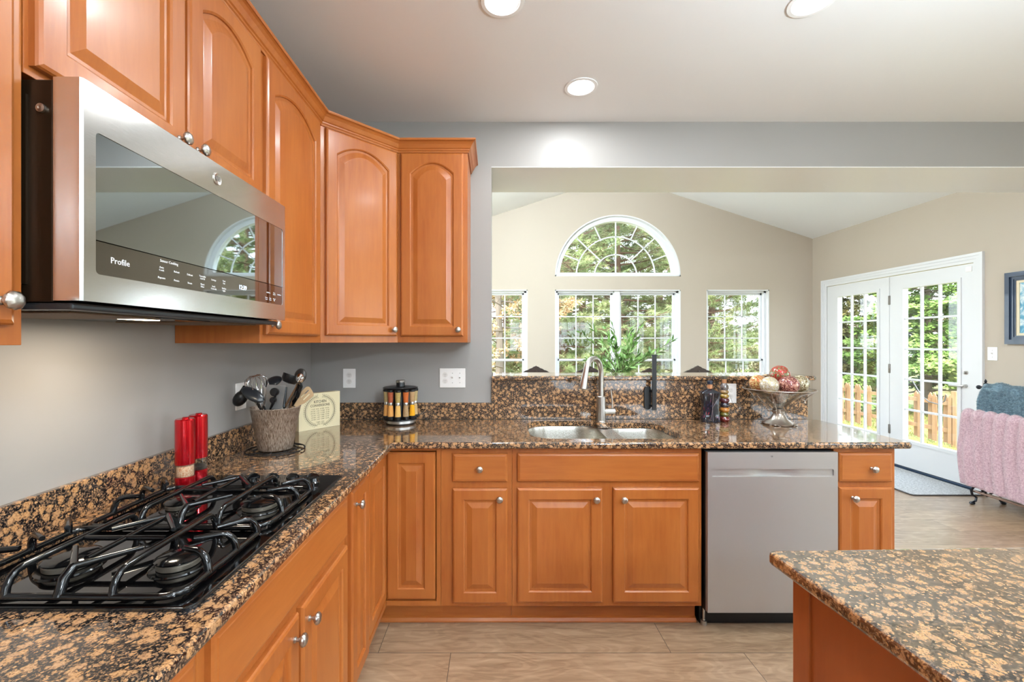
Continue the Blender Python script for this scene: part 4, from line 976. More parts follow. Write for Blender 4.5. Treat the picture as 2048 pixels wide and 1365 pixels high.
# measuring spoons
for (xx, yy, r_, lab) in ((548, 785, 0.0175, 'larger round black measuring cup in front of the flat grater'), (545, 801, 0.0125, 'smaller round black measuring spoon below the larger one')):
    t = uten('measuring_spoon', lab, 'utensil', (0.0, -0.05, 0.03)); o = t.location; c = px(xx, yy, d0-0.05)
    b = MB(o); b.tube([CB+Vector((0, -0.05, 0.03)), px(541, 818, d0+0.0), c+Vector((0, 0.01, -r_))], 0.0045, 8); b.build('handle', BLK, t)
    b = MB(o); b.lathe([(r_*0.72, 0.006), (r_*0.75, 0.0), (r_, 0.0), (r_*1.02, -0.004), (r_*0.9, -0.014), (0, -0.016)], 22, c, ax=Matrix.Rotation(PI/2, 3, 'X')); b.build('bowl', BLK, t)
    b = MB(o); b.lathe([(0, 0.005), (r_*0.7, 0.005), (r_*0.7, 0.001), (0, 0.001)], 18, c, ax=Matrix.Rotation(PI/2, 3, 'X')); b.build('bowl_face', mat('steel_face', lin(165, 165, 165), 0.4, metal=0.5), t)
# tongs
t = uten('wooden_tongs', 'brown wooden tongs forming a narrow V in the crock', 'utensil', (0.02, -0.02, 0.02)); o = t.location
WD = wood_mat('brown_utensil_wood', lin(120, 88, 62), lin(96, 68, 46), lin(140, 106, 76))
for (xa, xb) in ((568, 597), (579, 600)):
    b = MB(o); a_ = px(xa, 818, d0+0.06); c_ = px(xb, 767, d0+0.03); d_ = (c_-a_).normalized()
    b.obox((a_+c_)/2, d_, (0, 1, 0.1), d_.cross(Vector((0, 1, 0))), (c_-a_).length/2, 0.006, 0.003); b.tube([CB+Vector((0.03, 0.0, 0.03)), a_], 0.005, 6); b.build('arm', WD, t)
t = uten('ice_cream_scoop', 'shiny steel scoop head at the right of the crock', 'utensil', (0.04, 0.0, 0.03)); o = t.location
b = MB(o); b.tube([CB+Vector((0.04, 0, 0.03)), px(580, 816, d0+0.07), px(597, 770, d0+0.02)], 0.005, 8); b.build('handle', BLK_G, t)
b = MB(o); b.ball(px(600, 757, d0+0.02), 0.019, 16, (0.9, 0.9, 1.1)); b.tube([px(596, 764, d0), px(604, 752, d0)], 0.004, 6); b.build('scoop', CHROME, t)
t = uten('potato_masher', 'glossy black and steel masher leaning right in the crock', 'utensil', (0.04, 0.02, 0.03)); o = t.location
b = MB(o)
for k in range(4): b.tube([px(579+k*1.2, 816, d0+0.07), px(590+k*2.4, 794, d0+0.03), px(597+k*2.4, 774, d0+0.03), px(597+k*1.4, 760, d0+0.03)], 0.0034, 6)
b.build('head', BLK_G, t); b = MB(o); b.tube([CB+Vector((0.04, 0.02, 0.03)), px(581, 818, d0+0.07)], 0.005, 8); b.build('handle', BLK_G, t)
# beige slotted turner
t = uten('slotted_turner', 'beige slotted turner leaning over the right rim of the crock', 'utensil', (0.05, 0.0, 0.03)); o = t.location
b = MB(o); mpT = lambda u, v, w_: tuple(px(585, 814, d0+0.06)+Vector((0.72, 0.0, 0.69)).normalized()*u+Vector((-0.69, 0.0, 0.72)).normalized()*v+Vector((0.0, -1.0, 0.0))*w_)
b.plate(round_poly([(0.01, -0.012), (0.05, -0.026), (0.105, -0.030), (0.118, 0.022), (0.04, 0.020), (0.01, 0.012)], [0.004, 0.02, 0.012, 0.014, 0.02, 0.004], 4), [rect(0.055, 0.098, -0.014, -0.009), rect(0.055, 0.102, 0.001, 0.006)], mpT, -0.0015, 0.0015)
b.build('blade', mat('beige_nylon', lin(190, 160, 122), 0.45), t)
b = MB(o); b.tube([CB+Vector((0.03, 0, 0.03)), px(585, 814, d0+0.06)], 0.005, 8); b.build('handle', mat('beige_nylon_handle', lin(170, 140, 104), 0.45), t)

# ------------------------------------------------------------------ kitchen conversions sign
A_ = Vector((-1.041, 2.322, Z1)); B_ = Vector((-0.892, 2.516, Z1)); us = (B_-A_).normalized(); ws = (B_-A_).length; hs = 0.197
ns = us.cross(Vector((0, 0, 1))).normalized()
t = thing('kitchen_conversions_sign', 'cream block sign with a leafy wreath and kitchen conversions table', 'sign', tuple((A_+B_)/2)); o = t.location
SG = mat('cream_sign', lin(226, 212, 172), 0.55); INK = mat('ink', lin(48, 44, 36), 0.7); INK2 = mat('faded_ink', lin(142, 132, 100), 0.7)
b = MB(o); c = (A_+B_)/2-ns*0.02+Vector((0, 0, hs/2+0.0005)); b.obox(c, us, (0, 0, 1), ns, ws/2, hs/2, 0.02); blk = b.build('block', SG, t)
def sgn(u, v, w_=0.0006): return A_+us*u+Vector((0, 0, v))+ns*w_
def stx(s_, u, v, size, m_=INK, sx=1.0): return text(s_, size, m_, blk, frame_M(sgn(u, v)-o, us, (0, 0, 1)), sx=sx)
stx('KITCHEN', ws/2, hs*0.76, 0.021, sx=0.85); stx('CONVERSIONS', ws/2, hs*0.655, 0.020, sx=0.85)
for r_, row in enumerate(['1 CUP   8 OZ   16 TBSP   48 TSP', '3/4 CUP   6 OZ   12 TBSP   36 TSP', '2/3 CUP   5 OZ   11 TBSP   32 TSP', '1/2 CUP   4 OZ   8 TBSP   24 TSP', '1/3 CUP   3 OZ   5 TBSP   16 TSP', '1/4 CUP   2 OZ   4 TBSP   12 TSP']):
    stx(row, ws/2, hs*(0.56-0.058*r_), 0.0085, INK2, 0.9)
for r_, row in enumerate(['1 QUART   4 CUPS', '1 PINT   2 CUPS', '1 GALLON   16 CUPS']): stx(row, ws/2, hs*(0.195-0.035*r_), 0.006, INK2)
b = MB(o)
for sd in (-1, 1):
    pts = []
    for k in range(25):
        a = math.radians(-78+156*k/24); pts.append(sgn(ws/2+sd*0.088*math.cos(a), hs/2+0.083*math.sin(a), 0.0008))
    b.tube(pts, [0.0011]*25, 5)
    for k in range(1, 25):
        a = math.radians(-78+156*k/24)
        for q in (1, -1):
            ctr = (ws/2+sd*(0.088+q*0.0065)*math.cos(a+0.04), hs/2+(0.083+q*0.0065)*math.sin(a+0.04)); la = a+q*0.6
            lp = [(0.0045*math.cos(g), 0.0018*math.sin(g)) for g in [2*PI*i/8 for i in range(8)]]
            pp = [sgn(ctr[0]+sd*(x*math.cos(la)-y*math.sin(la)), ctr[1]+x*math.sin(la)+y*math.cos(la), 0.0008) for x, y in lp]
            b.tube(pp, 0.00035, 4, closed=True)
b.build('wreath', INK, blk)

# ------------------------------------------------------------------ spice rack
sx_, sy_ = -0.556, 2.575
t = thing('spice_rack', 'round revolving rack with steel base and knob holding double-ended spice jars', 'spice rack', (sx_, sy_, Z1))
b = MB(); b.lathe([(0.080, 0.0), (0.083, 0.003), (0.083, 0.006), (0, 0.006)], 40); b.build('base_foot', BLK, t)
b = MB(); b.lathe([(0.084, 0.0065), (0.089, 0.010), (0.089, 0.024), (0.087, 0.026), (0, 0.026)], 48); b.build('base_ring', STEEL, t)
b = MB(); b.lathe([(0.095, 0.026), (0.095, 0.033), (0.05, 0.035), (0.045, 0.04), (0.045, 0.205), (0.098, 0.207), (0.102, 0.211), (0.098, 0.214), (0.03, 0.216), (0.026, 0.218), (0.024, 0.240), (0.0, 0.240)], 36); b.build('carousel', BLK, t)
b = MB(); b.lathe([(0.026, 0.240), (0.027, 0.242), (0.027, 0.252), (0.025, 0.2535), (0, 0.254)], 30); b.build('top_knob', STEEL, t)
SP = {}
def spice(name, c1, c2, s_=500):
    m = mat(name, c1, 0.85); n_ = noise(m, coords(m), s_, 2, 0.6); L(m, ramp(m, n_.outputs[0], [(0.4, c1), (0.6, c2)]), P(m).inputs['Base Color']); return m
sp = [('chili flakes', spice('chili_flakes', lin(140, 60, 34), lin(176, 96, 60)), 'curry', spice('curry_powder', lin(206, 142, 70), lin(218, 160, 90))),
      ('mixed peppercorns', spice('mixed_corns', lin(126, 104, 52), lin(188, 160, 96)), 'ginger', spice('ginger_powder', lin(206, 158, 84), lin(220, 176, 104))),
      ('paprika', spice('paprika', lin(178, 86, 30), lin(190, 100, 42)), 'brown seeds', spice('brown_seeds', lin(134, 102, 66), lin(188, 158, 116))),
      ('oregano', spice('oregano_leaf', lin(150, 116, 76), lin(190, 156, 112)), 'turmeric', spice('turmeric', lin(220, 150, 10), lin(232, 168, 22))),
      ('herbs', spice('dry_herbs', lin(150, 130, 84), lin(190, 166, 116)), 'seeds', spice('mustard_seeds', lin(170, 140, 96), lin(200, 170, 120)))]
names = [('orange-red flakes over pale orange powder', -112), ('speckled corns over yellow powder', -72), ('orange paprika over brown seeds', -43), ('pale dried leaf over bright yellow turmeric', -12)]
def spice_jar(ang, top_m, bot_m, lab):
    a = math.radians(ang); R_ = 0.0835
    j = thing('spice_jar', lab, 'spice jar', (sx_+R_*math.cos(a), sy_+R_*math.sin(a), Z1+0.0335), group='double-ended jars on the round spice rack')
    b = MB(); b.lathe([(0.018, 0.0), (0.0195, 0.003), (0.0195, 0.018), (0.0165, 0.0195), (0, 0.0195)], 20); b.build('bottom_cap', BLK, j)
    b = MB(); b.lathe([(0.0172, 0.0196), (0.0135, 0.082), (0, 0.082)], 20); b.build('lower_spice', bot_m, j)
    b = MB(); b.lathe([(0.013, 0.0821), (0.0135, 0.083), (0.0135, 0.098), (0.013, 0.099), (0, 0.099)], 20); b.build('collar', STEEL, j)
    b = MB(); b.lathe([(0.0135, 0.0991), (0.0172, 0.158), (0, 0.158)], 20); b.build('upper_spice', top_m, j)
    b = MB(); b.lathe([(0.0165, 0.1581), (0.0195, 0.16), (0.0195, 0.1705), (0, 0.1705)], 20); b.build('top_cap', BLK, j)
k_ = 0
labs = ['spice jar facing the front left, reddish flakes over pale orange powder', 'spice jar with speckled corns over yellow powder, left of front centre', 'spice jar with orange paprika over brown seeds, right of front centre', 'spice jar with pale dried leaves over bright yellow turmeric', 'spice jar at the right edge of the round rack, tan herbs over seeds']
for i, ang in enumerate((-119, -88, -57, -26, 7)): spice_jar(ang, sp[i][1], sp[i][3], labs[i])
spice_jar(-150, sp[4][1], sp[0][3], 'spice jar at the left edge of the round rack, green-tan herbs')

# ------------------------------------------------------------------ paper towel holder
t = thing('paper_towel_holder', 'black upright paper towel rod with an oval plate against the granite backsplash', 'holder', (0.985, 2.70, 1.04)); o = t.location
b = MB(o); b.box(0.955, 0.981, 2.655, 2.664, 0.978, 1.31, 0.001); b.box(0.951, 0.985, 2.651, 2.668, 1.31, 1.316, 0.001); b.build('rod', IRON_M, t)
ov = round_poly([(0.921, 0.975), (0.963, 0.975), (0.963, 1.118), (0.921, 1.118)], 0.0205, 8)
b = MB(o); b.plate(ov, [], lambda u, v, w_: (u, 2.709-w_, v), 0.0, 0.012); b.tube([(0.958, 2.70, 1.0), (0.966, 2.663, 1.0)], 0.007, 8); b.tube([(0.958, 2.70, 1.09), (0.966, 2.663, 1.09)], 0.007, 8); b.build('wall_plate', IRON_M, t)

# ------------------------------------------------------------------ bottles
CORK = mat('cork', lin(176, 124, 86), 0.8)
def swirl(name, cols, sc_=14):
    m = mat(name, cols[0], 0.08, coat=0.8, spec=0.6); n_ = noise(m, coords(m, (1, 1, 0.35)), sc_, 3, 0.6, 2.5)
    L(m, ramp(m, n_.outputs[0], [(0.3+0.4*i/(len(cols)-1), c_) for i, c_ in enumerate(cols)]), P(m).inputs['Base Color']); return m
t = thing('glass_bottle', 'square-shouldered dark bottle filled with red and blue herbs in oil', 'bottle', (1.285, 2.615, Z1))
b = MB(); prof = [(0.052, 0.0), (0.055, 0.004), (0.050, 0.05), (0.046, 0.10), (0.051, 0.155), (0.057, 0.175), (0.050, 0.182), (0.026, 0.192), (0.016, 0.197), (0.014, 0.200)]
vs = []; fs = []
for (w_, z) in prof:
    q = round_poly([(-w_, -w_*0.55), (w_, -w_*0.55), (w_, w_*0.55), (-w_, w_*0.55)], w_*0.3, 4); vs += [(p[0], p[1], z) for p in q]
nq = len(q)
for i in range(len(prof)-1):
    for k in range(nq): fs.append((i*nq+k, i*nq+(k+1) % nq, (i+1)*nq+(k+1) % nq, (i+1)*nq+k))
fs.append(tuple(range(nq))[::-1]); fs.append(tuple((len(prof)-1)*nq+k for k in range(nq)))
b.add(vs, fs, True); b.build('body', swirl('herb_oil', [lin(150, 36, 44), lin(20, 30, 44), lin(12, 18, 28), lin(16, 22, 32), lin(14, 24, 36), lin(30, 46, 66), lin(140, 40, 60)], 40), t)
b = MB(); b.lathe([(0.014, 0.2), (0.0145, 0.226), (0, 0.226)], 18); b.build('cork', CORK, t)
b = MB(); b.lathe([(0.0155, 0.226), (0.0155, 0.244), (0.012, 0.247), (0, 0.247)], 18); b.build('cap', mat('navy_cap', lin(30, 38, 54), 0.4), t)
b = MB(); b.tube([(0.003, -0.0325, 0.01), (0.0, -0.030, 0.09), (0.004, -0.0335, 0.178)], 0.0008, 5); b.tube([(-0.01, -0.0315, 0.02), (0.002, -0.0305, 0.09), (0.03, -0.0305, 0.14)], 0.0008, 5); b.build('raffia_thread', mat('thread', lin(150, 130, 130), 0.7), t)
t = thing('stacked_bead_bottle', 'tall bottle shaped like stacked beads in bands of coloured pickles', 'bottle', (1.378, 2.628, Z1))
bands = [(0.0, 0.032, 0.031, [lin(60, 10, 14), lin(110, 30, 24)]), (0.032, 0.058, 0.028, [lin(110, 96, 24), lin(74, 74, 30)]), (0.058, 0.086, 0.029, [lin(150, 78, 20), lin(176, 116, 40)]), (0.086, 0.114, 0.0265, [lin(22, 18, 26), lin(50, 44, 52)]),
         (0.114, 0.142, 0.0275, [lin(60, 20, 28), lin(90, 34, 40)]), (0.142, 0.166, 0.0255, [lin(120, 98, 26), lin(150, 116, 40)]), (0.166, 0.190, 0.024, [lin(140, 76, 44), lin(116, 100, 54)])]
for i, (za, zb_, r_, cc) in enumerate(bands):
    b = MB(); prof = [(r_*0.72+(r_*0.28)*math.sin(PI*k/8), za+(zb_-za)*k/8) for k in range(9)]; b.lathe([(0, za)]+prof+[(0, zb_)], 28)
    b.build('bead_section', swirl('pickle_band_%s' % 'abcdefg'[i], cc+[cc[0]], 90), t)
b = MB(); b.lathe([(0.018, 0.190), (0.0235, 0.202), (0.0215, 0.216), (0.012, 0.228), (0.0105, 0.232), (0, 0.232)], 24); b.build('neck', swirl('dark_neck', [lin(40, 34, 34), lin(120, 110, 106), lin(30, 28, 30)], 60), t)
b = MB(); b.lathe([(0.0115, 0.232), (0.013, 0.256), (0, 0.256)], 18); b.build('cork', CORK, t)
b = MB(); b.lathe([(0.0145, 0.256), (0.0155, 0.27), (0.0150, 0.274), (0, 0.274)], 18); b.build('cap', mat('olive_cap', lin(70, 66, 50), 0.5), t)
b = MB(); b.tube([(0.024, -0.012, 0.17), (0.04, -0.012, 0.12), (0.034, -0.012, 0.07)], 0.0008, 5); b.build('raffia_thread', mat('dark_thread', lin(60, 44, 36), 0.7), t)

# ------------------------------------------------------------------ glass compote with decorative balls
bc = Vector((1.650, 2.545, Z1)); PEW = mat('antique_pewter', lin(176, 164, 152), 0.3, metal=0.9)
t = thing('compote_bowl', 'clear glass compote bowl on a scrolled pewter stand at the peninsula end', 'bowl', tuple(bc))
b = MB(); b.lathe([(0.080, 0.003), (0.082, 0.010), (0.070, 0.018), (0.045, 0.034), (0.032, 0.055), (0.027, 0.066), (0.034, 0.070), (0.035, 0.078), (0.029, 0.082), (0.032, 0.090), (0.022, 0.094), (0.0, 0.094)], 40, mod=lambda a, i, r, z: 1+0.07*math.cos(4*a) if z < 0.02 else 1); b.build('stand', PEW, t)
for k in range(4):
    a = PI/4+PI/2*k; b = MB(); b.ball((0.080*math.cos(a), 0.080*math.sin(a), 0.007), 0.0105, 10, (1.4, 1.1, 0.66)); b.tube([(0.085*math.cos(a+q), 0.085*math.sin(a+q), 0.006+0.006*math.cos(q*9)) for q in (-0.35, -0.2, 0, 0.2, 0.35)], 0.003, 6); b.build('foot', PEW, t)
b = MB(); b.lathe([(0.018, 0.094), (0.030, 0.100), (0.070, 0.140), (0.120, 0.176), (0.181, 0.203), (0.184, 0.206), (0.180, 0.207), (0.118, 0.180), (0.068, 0.144), (0.028, 0.105), (0.0, 0.100)], 56); b.build('glass_dish', CLEAR, t)
b = MB(); b.tube([(0.183*math.cos(q), 0.183*math.sin(q), 0.206) for q in [2*PI*k/60 for k in range(60)]], 0.0028, 8, closed=True); b.build('rim', PEW, t)
for k in range(4):
    a = PI/4+PI/2*k; ca, sa = math.cos(a), math.sin(a)
    b = MB(); pts = [(r_*ca, r_*sa, z) for (r_, z) in ((0.034, 0.074), (0.052, 0.070), (0.062, 0.084), (0.052, 0.094), (0.046, 0.084), (0.060, 0.104), (0.088, 0.130), (0.108, 0.156), (0.124, 0.150), (0.128, 0.136), (0.118, 0.132), (0.142, 0.170), (0.172, 0.199))]
    b.tube(pts, 0.003, 6); b.build('scroll', PEW, t)
def ball_mat(n, base, sw, sc_=26):
    m = mat(n, base, 0.3, metal=0.35, coat=0.5); co = coords(m); n_ = noise(m, co, sc_, 1, 0.4, 3.2)
    f = ramp(m, n_.outputs[0], [(0.44, (0, 0, 0, 1)), (0.48, (1, 1, 1, 1)), (0.56, (1, 1, 1, 1)), (0.60, (0, 0, 0, 1))])
    L(m, mixc(m, f, base, sw), P(m).inputs['Base Color']); bump(m, f, 0.8, 0.006); return m
balls = [((1.662, 2.552, 0.289), 0.053, ball_mat('red_swirl', lin(176, 30, 26), lin(120, 130, 90)), 'topmost decorative ball, bright red with silver-green scrolls'),
         ((1.530, 2.545, 0.240), 0.047, ball_mat('gold_lattice', lin(176, 96, 48), lin(222, 196, 130)), 'decorative ball at the far left of the bowl, gold lattice over orange'),
         ((1.538, 2.452, 0.236), 0.048, ball_mat('silver_scroll', lin(186, 168, 130), lin(214, 208, 196)), 'silver scrolled decorative ball with an amber stripe, front left'),
         ((1.646, 2.452, 0.236), 0.053, ball_mat('copper_scroll', lin(110, 44, 44), lin(196, 140, 120)), 'copper and wine-red scrolled decorative ball, front right'),
         ((1.762, 2.530, 0.236), 0.050, ball_mat('olive_scroll', lin(120, 98, 60), lin(206, 198, 170)), 'pale olive scrolled decorative ball at the right rim'),
         ((1.645, 2.548, 0.158), 0.041, ball_mat('bronze_scroll', lin(96, 54, 30), lin(170, 120, 76)), 'bronze scrolled ball low in the middle of the glass bowl'),
         ((1.650, 2.652, 0.236), 0.048, ball_mat('brown_scroll', lin(90, 60, 40), lin(180, 150, 110)), 'brown scrolled ball at the back of the glass bowl, mostly hidden')]
for (c, r_, m_, lab) in balls:
    t = thing('decorative_ball', lab, 'ornament', (c[0], c[1], Z1+c[2]), group='scrolled ornament balls in the compote bowl')
    b = MB(); b.ball((0, 0, 0), r_, 28); b.build('sphere', m_, t)

# ------------------------------------------------------------------ door mat
rm = mat('grey_woven_mat', lin(150, 152, 156), 0.95, spec=0.1); n_ = noise(rm, coords(rm, (9, 22, 1)), 5, 5, 0.75)
L(rm, ramp(rm, n_.outputs[0], [(0.38, lin(150, 150, 152)), (0.6, lin(214, 214, 214))]), P(rm).inputs['Base Color']); bump(rm, n_.outputs[0], 0.6, 0.005)
t = thing('door_mat', 'grey woven door mat on the floor before the french doors', 'mat', (4.1, 4.7, 0))
b = MB(t.location); slab(b, round_poly([(3.775, 3.955), (4.425, 3.955), (4.425, 5.55), (3.775, 5.55)], 0.03, 4), [], 0.0005, 0.012, 0.004); b.build('pile', rm, t)
b = MB(t.location); b.tube([(p[0], p[1], 0.006) for p in round_poly([(3.77, 3.95), (4.43, 3.95), (4.43, 5.555), (3.77, 5.555)], 0.03, 4)], 0.006, 6, closed=True); b.build('binding', mat('dark_binding', lin(80, 76, 76), 0.9), t)

# ------------------------------------------------------------------ quilt rack and throws
BR_ = mat('dark_bronze_iron', lin(40, 42, 48), 0.3, metal=0.7, coat=0.3)
qy = 3.745; qy0 = 2.60
t = thing('blanket_rack', 'black iron scrolled blanket rack by the right wall holding two throws', 'rack', (4.22, 3.2, 0)); o = t.location
for ye in (qy, qy0):
    b = MB(o)
    b.tube([(4.09, ye, 0.018), (4.115, ye, 0.03), (4.12, ye, 0.06), (4.085, ye, 0.085), (4.075, ye, 0.12), (4.10, ye, 0.15), (4.16, ye, 0.14), (4.18, ye, 0.10), (4.21, ye, 0.07), (4.26, ye, 0.10), (4.28, ye, 0.14), (4.34, ye, 0.15), (4.365, ye, 0.12), (4.355, ye, 0.085), (4.32, ye, 0.06), (4.325, ye, 0.03), (4.35, ye, 0.018)], 0.0085, 8)
    b.tube([(4.20, ye, 0.10), (4.20, ye, 0.5), (4.20, ye, 1.02)], 0.009, 8); b.tube([(4.06, ye, 0.765), (4.12, ye, 0.70), (4.20, ye, 0.66)], 0.008, 8)
    b.lathe([(0.012, 0), (0.016, 0.012), (0.006, 0.022), (0.010, 0.034), (0.0, 0.055)], 12, (4.20, ye, 1.02)); b.build('end_frame', BR_, t)
    for fx in (4.085, 4.352): b = MB(o); b.ball((fx, ye, 0.012), 0.016, 12, (1.3, 1.2, 0.75)); b.build('foot', BR_, t)
b = MB(o); b.tube([(4.18, qy+0.03, 1.0), (4.18, qy0, 1.0)], 0.011, 10); b.ball((4.18, qy+0.035, 1.0), 0.018, 12); b.build('top_rail', BR_, t)
b = MB(o); b.tube([(4.06, qy+0.035, 0.775), (4.06, qy0, 0.775)], 0.010, 10); b.ball((4.06, qy+0.04, 0.775), 0.015, 12); b.build('front_rail', BR_, t)
b = MB(o); b.box(4.085, 4.13, qy0, qy+0.02, 0.108, 0.122, 0.004); b.box(4.30, 4.345, qy0, qy+0.02, 0.108, 0.122, 0.004); b.build('lower_bar', mat('polished_brown_bar', lin(150, 120, 104), 0.2, metal=0.7), t)

def throw(name, label, col1, col2, x, z, y0, y1, drop_f, drop_b, rib, grp, bladec, seed):
    rnd = random.Random(seed)
    m = mat(name+'_fleece', col1, 0.95, spec=0.1, sheen=0.6)
    n_ = noise(m, coords(m), 90, 3, 0.7); L(m, ramp(m, n_.outputs[0], [(0.35, col2), (0.65, col1)]), P(m).inputs['Base Color'])
    t = thing(name, label, 'blanket', (x, (y0+y1)/2, z)); o = t.location
    nu, nv = 90, 60; S = [0]; R_ = 0.022; total = drop_f+PI*R_+drop_b
    pts = []
    for i in range(nu+1):
        y = y0+(y1-y0)*i/nu; row = []
        edge = max(0, (i-nu+8)/8)   # rounded outer edge near y1
        for j in range(nv+1):
            s_ = total*j/nv
            if s_ < drop_f: px_, pz = -R_, -(drop_f-s_)
            elif s_ < drop_f+PI*R_: a = (s_-drop_f)/R_; px_, pz = -R_*math.cos(a), R_*math.sin(a)
            else: px_, pz = R_, -(s_-drop_f-PI*R_)
            fall = min(1, abs(min(pz, 0))/0.3)
            ph = (y-y0)/rib*2*PI if rib else 0
            off = 0.022*abs(math.sin(ph/2))+0.010*math.sin(y*17+pz*3)*fall+0.03*fall*(-1 if px_ < 0 else 0.4)*(0.5+0.5*math.sin(y*5+1))
            if rib == 0: off = 0.008*math.sin(y*23+pz*9)+0.006*math.sin(y*51-pz*13)+0.01
            sg = -1 if (px_ < 0 and pz < 0) or pz >= 0 else 1
            ny = y+0.035*math.sin(PI*min(1, max(0, -pz)/max(0.2, drop_f)))*(i/nu if s_ < drop_f else 0.3)
            zz = pz
            if s_ < drop_f and rib: zz = pz*(1.0+0.10*(1-i/nu)*fall)
            row.append((px_+sg*abs(off)*(1 if pz < 0 else 0), ny, zz+(abs(off) if pz >= 0 else 0)))
        pts.append(row)
    vs = [(p[0]+x, p[1], p[2]+z) for r_ in pts for p in r_]; W_ = nv+1
    fs = [(i*W_+j, (i+1)*W_+j, (i+1)*W_+j+1, i*W_+j+1) for i in range(nu) for j in range(nv)]
    b = MB(o); b.add(vs, fs, True); cl = b.build('cloth', m, t, sharp=180)
    md = cl.modifiers.new('thickness', 'SOLIDIFY'); md.thickness = 0.012; md.offset = 0
    # tufts
    fm = mat(name+'_pile', bladec[0], 0.95, spec=0.1, sheen=0.5); n2 = noise(fm, coords(fm), 60, 3, 0.7); L(fm, ramp(fm, n2.outputs[0], [(0.35, bladec[1]), (0.62, bladec[0])]), P(fm).inputs['Base Color'])
    vs2 = []; fs2 = []; cnt = bladec[2]; ln = bladec[3]
    for _ in range(cnt):
        i = rnd.random()*(nu-1); j = rnd.random()*(nv-1)*((drop_f+PI*R_)/total+0.05); j = min(j, nv-1.01)
        i0, j0 = int(i), int(j); fi, fj = i-i0, j-j0
        A = Vector(pts[i0][j0]); Bv = Vector(pts[i0+1][j0]); Cv = Vector(pts[i0][j0+1])
        p = A+(Bv-A)*fi+(Cv-A)*fj; n = (Bv-A).cross(Cv-A)
        if n.length < 1e-9: continue
        n.normalize()
        if n.x > 0 and p.x < 0: n = -n
        if p.z > 0 and n.z < 0: n = -n
        dr_ = (n+Vector((rnd.uniform(-1, 1), rnd.uniform(-1, 1), rnd.uniform(-1.2, 0.5)))*0.8).normalized()*ln
        sd = dr_.orthogonal().normalized()*ln*0.22
        q = p+n*0.004-Vector((0, (y0+y1)/2, 0)); k = len(vs2); vs2 += [tuple(q-sd), tuple(q+sd), tuple(q+dr_)]; fs2.append((k, k+1, k+2))
    pl = rawmesh('fleece_pile', vs2, fs2, fm, t); pl['kind'] = 'stuff'
    return t
throw('teal_throw', 'shaggy teal-grey throw folded over the back rail of the blanket rack', lin(128, 152, 162), lin(86, 112, 124), 4.18, 1.0, 2.65, 3.725, 0.30, 0.30, 0, None, (lin(150, 176, 186), lin(84, 110, 122), 26000, 0.016), 3)
throw('pink_throw', 'dusty pink ribbed fleece throw hanging from the front rail of the blanket rack', lin(206, 176, 180), lin(168, 136, 142), 4.06, 0.775, 2.60, 3.775, 0.60, 0.45, 0.085, None, (lin(222, 196, 200), lin(172, 142, 148), 42000, 0.007), 5)

# ------------------------------------------------------------------ dining set in the sunroom
t = thing('dining_table', 'dark wooden dining table in the sunroom behind the bar', 'table', (1.15, 4.75, 0))
b = MB(); slab(b, round_poly([(-1.0, -0.5), (1.0, -0.5), (1.0, 0.5), (-1.0, 0.5)], 0.05, 4), [], 0.725, 0.76, 0.008); b.build('tabletop', DARKWOOD, t)
b = MB(); b.box(-0.9, 0.9, -0.42, 0.42, 0.64, 0.7245, 0.003); b.build('apron', DARKWOOD, t)
for sx in (-1, 1):
    for sy in (-1, 1):
        b = MB(); b.lathe([(0.03, 0), (0.022, 0.05), (0.03, 0.2), (0.045, 0.4), (0.03, 0.5), (0.04, 0.56), (0.045, 0.6398)], 20, (sx*0.85, sy*0.38, 0)); b.build('leg', DARKWOOD, t)
SEAT = mat('cream_upholstery', lin(190, 176, 150), 0.9)
def chair():
    t = thing('dining_chair', None, 'chair', (0, 0, 0), group='dark carved dining chairs at the sunroom table')
    b = MB(); b.box(-0.23, 0.23, -0.2, 0.24, 0.42, 0.455, 0.008); b.build('seat_frame', DARKWOOD, t)
    b = MB(); b.box(-0.215, 0.215, -0.185, 0.225, 0.4552, 0.50, 0.018); b.build('seat', SEAT, t)
    for sx in (-1, 1):
        b = MB(); b.tube([(sx*0.2, 0.21, 0.42), (sx*0.21, 0.22, 0.3), (sx*0.195, 0.215, 0.0)], [0.026, 0.022, 0.014], 8); b.build('leg', DARKWOOD, t)
        b = MB(); b.tube([(sx*0.2, -0.18, 0.45), (sx*0.2, -0.19, 0.25), (sx*0.2, -0.25, 0.0)], [0.02, 0.018, 0.015], 8); b.build('leg', DARKWOOD, t)
        b = MB(); b.tube([(sx*0.2, -0.18, 0.44), (sx*0.195, -0.20, 0.75), (sx*0.185, -0.25, 1.06)], [0.019, 0.017, 0.015], 8); b.build('back_post', DARKWOOD, t)
    b = MB()
    cr_ = [(-0.20, 1.02), (-0.20, 1.07), (-0.15, 1.098), (-0.120, 1.108), (-0.098, 1.122), (-0.078, 1.127), (-0.058, 1.140), (-0.038, 1.146), (-0.022, 1.158), (-0.008, 1.162), (0, 1.168)]
    cr_ = cr_+[(-x, z) for x, z in cr_[:-1][::-1]]; b.plate(cr_[::-1], [], lambda u, v, w_: (u, -0.25+w_, v), -0.014, 0.014)
    for sx in (-1, 1): b.tube([(sx*0.09, -0.266, 1.075), (sx*0.05, -0.268, 1.10), (sx*0.02, -0.268, 1.085), (0, -0.268, 1.12)], 0.006, 6)
    b.build('crest_rail', DARKWOOD, t)
    b = MB(); b.plate(round_poly([(-0.05, 0.46), (0.05, 0.46), (0.075, 0.75), (0.05, 1.03), (-0.05, 1.03), (-0.075, 0.75)], 0.02, 3), [round_poly([(-0.02, 0.65), (0.02, 0.65), (0.03, 0.85), (-0.03, 0.85)], 0.012, 3)], lambda u, v, w_: (u, -0.18-(v-0.46)*0.12+w_, v), -0.008, 0.008); b.build('splat', DARKWOOD, t)
    return t
c0 = chair()
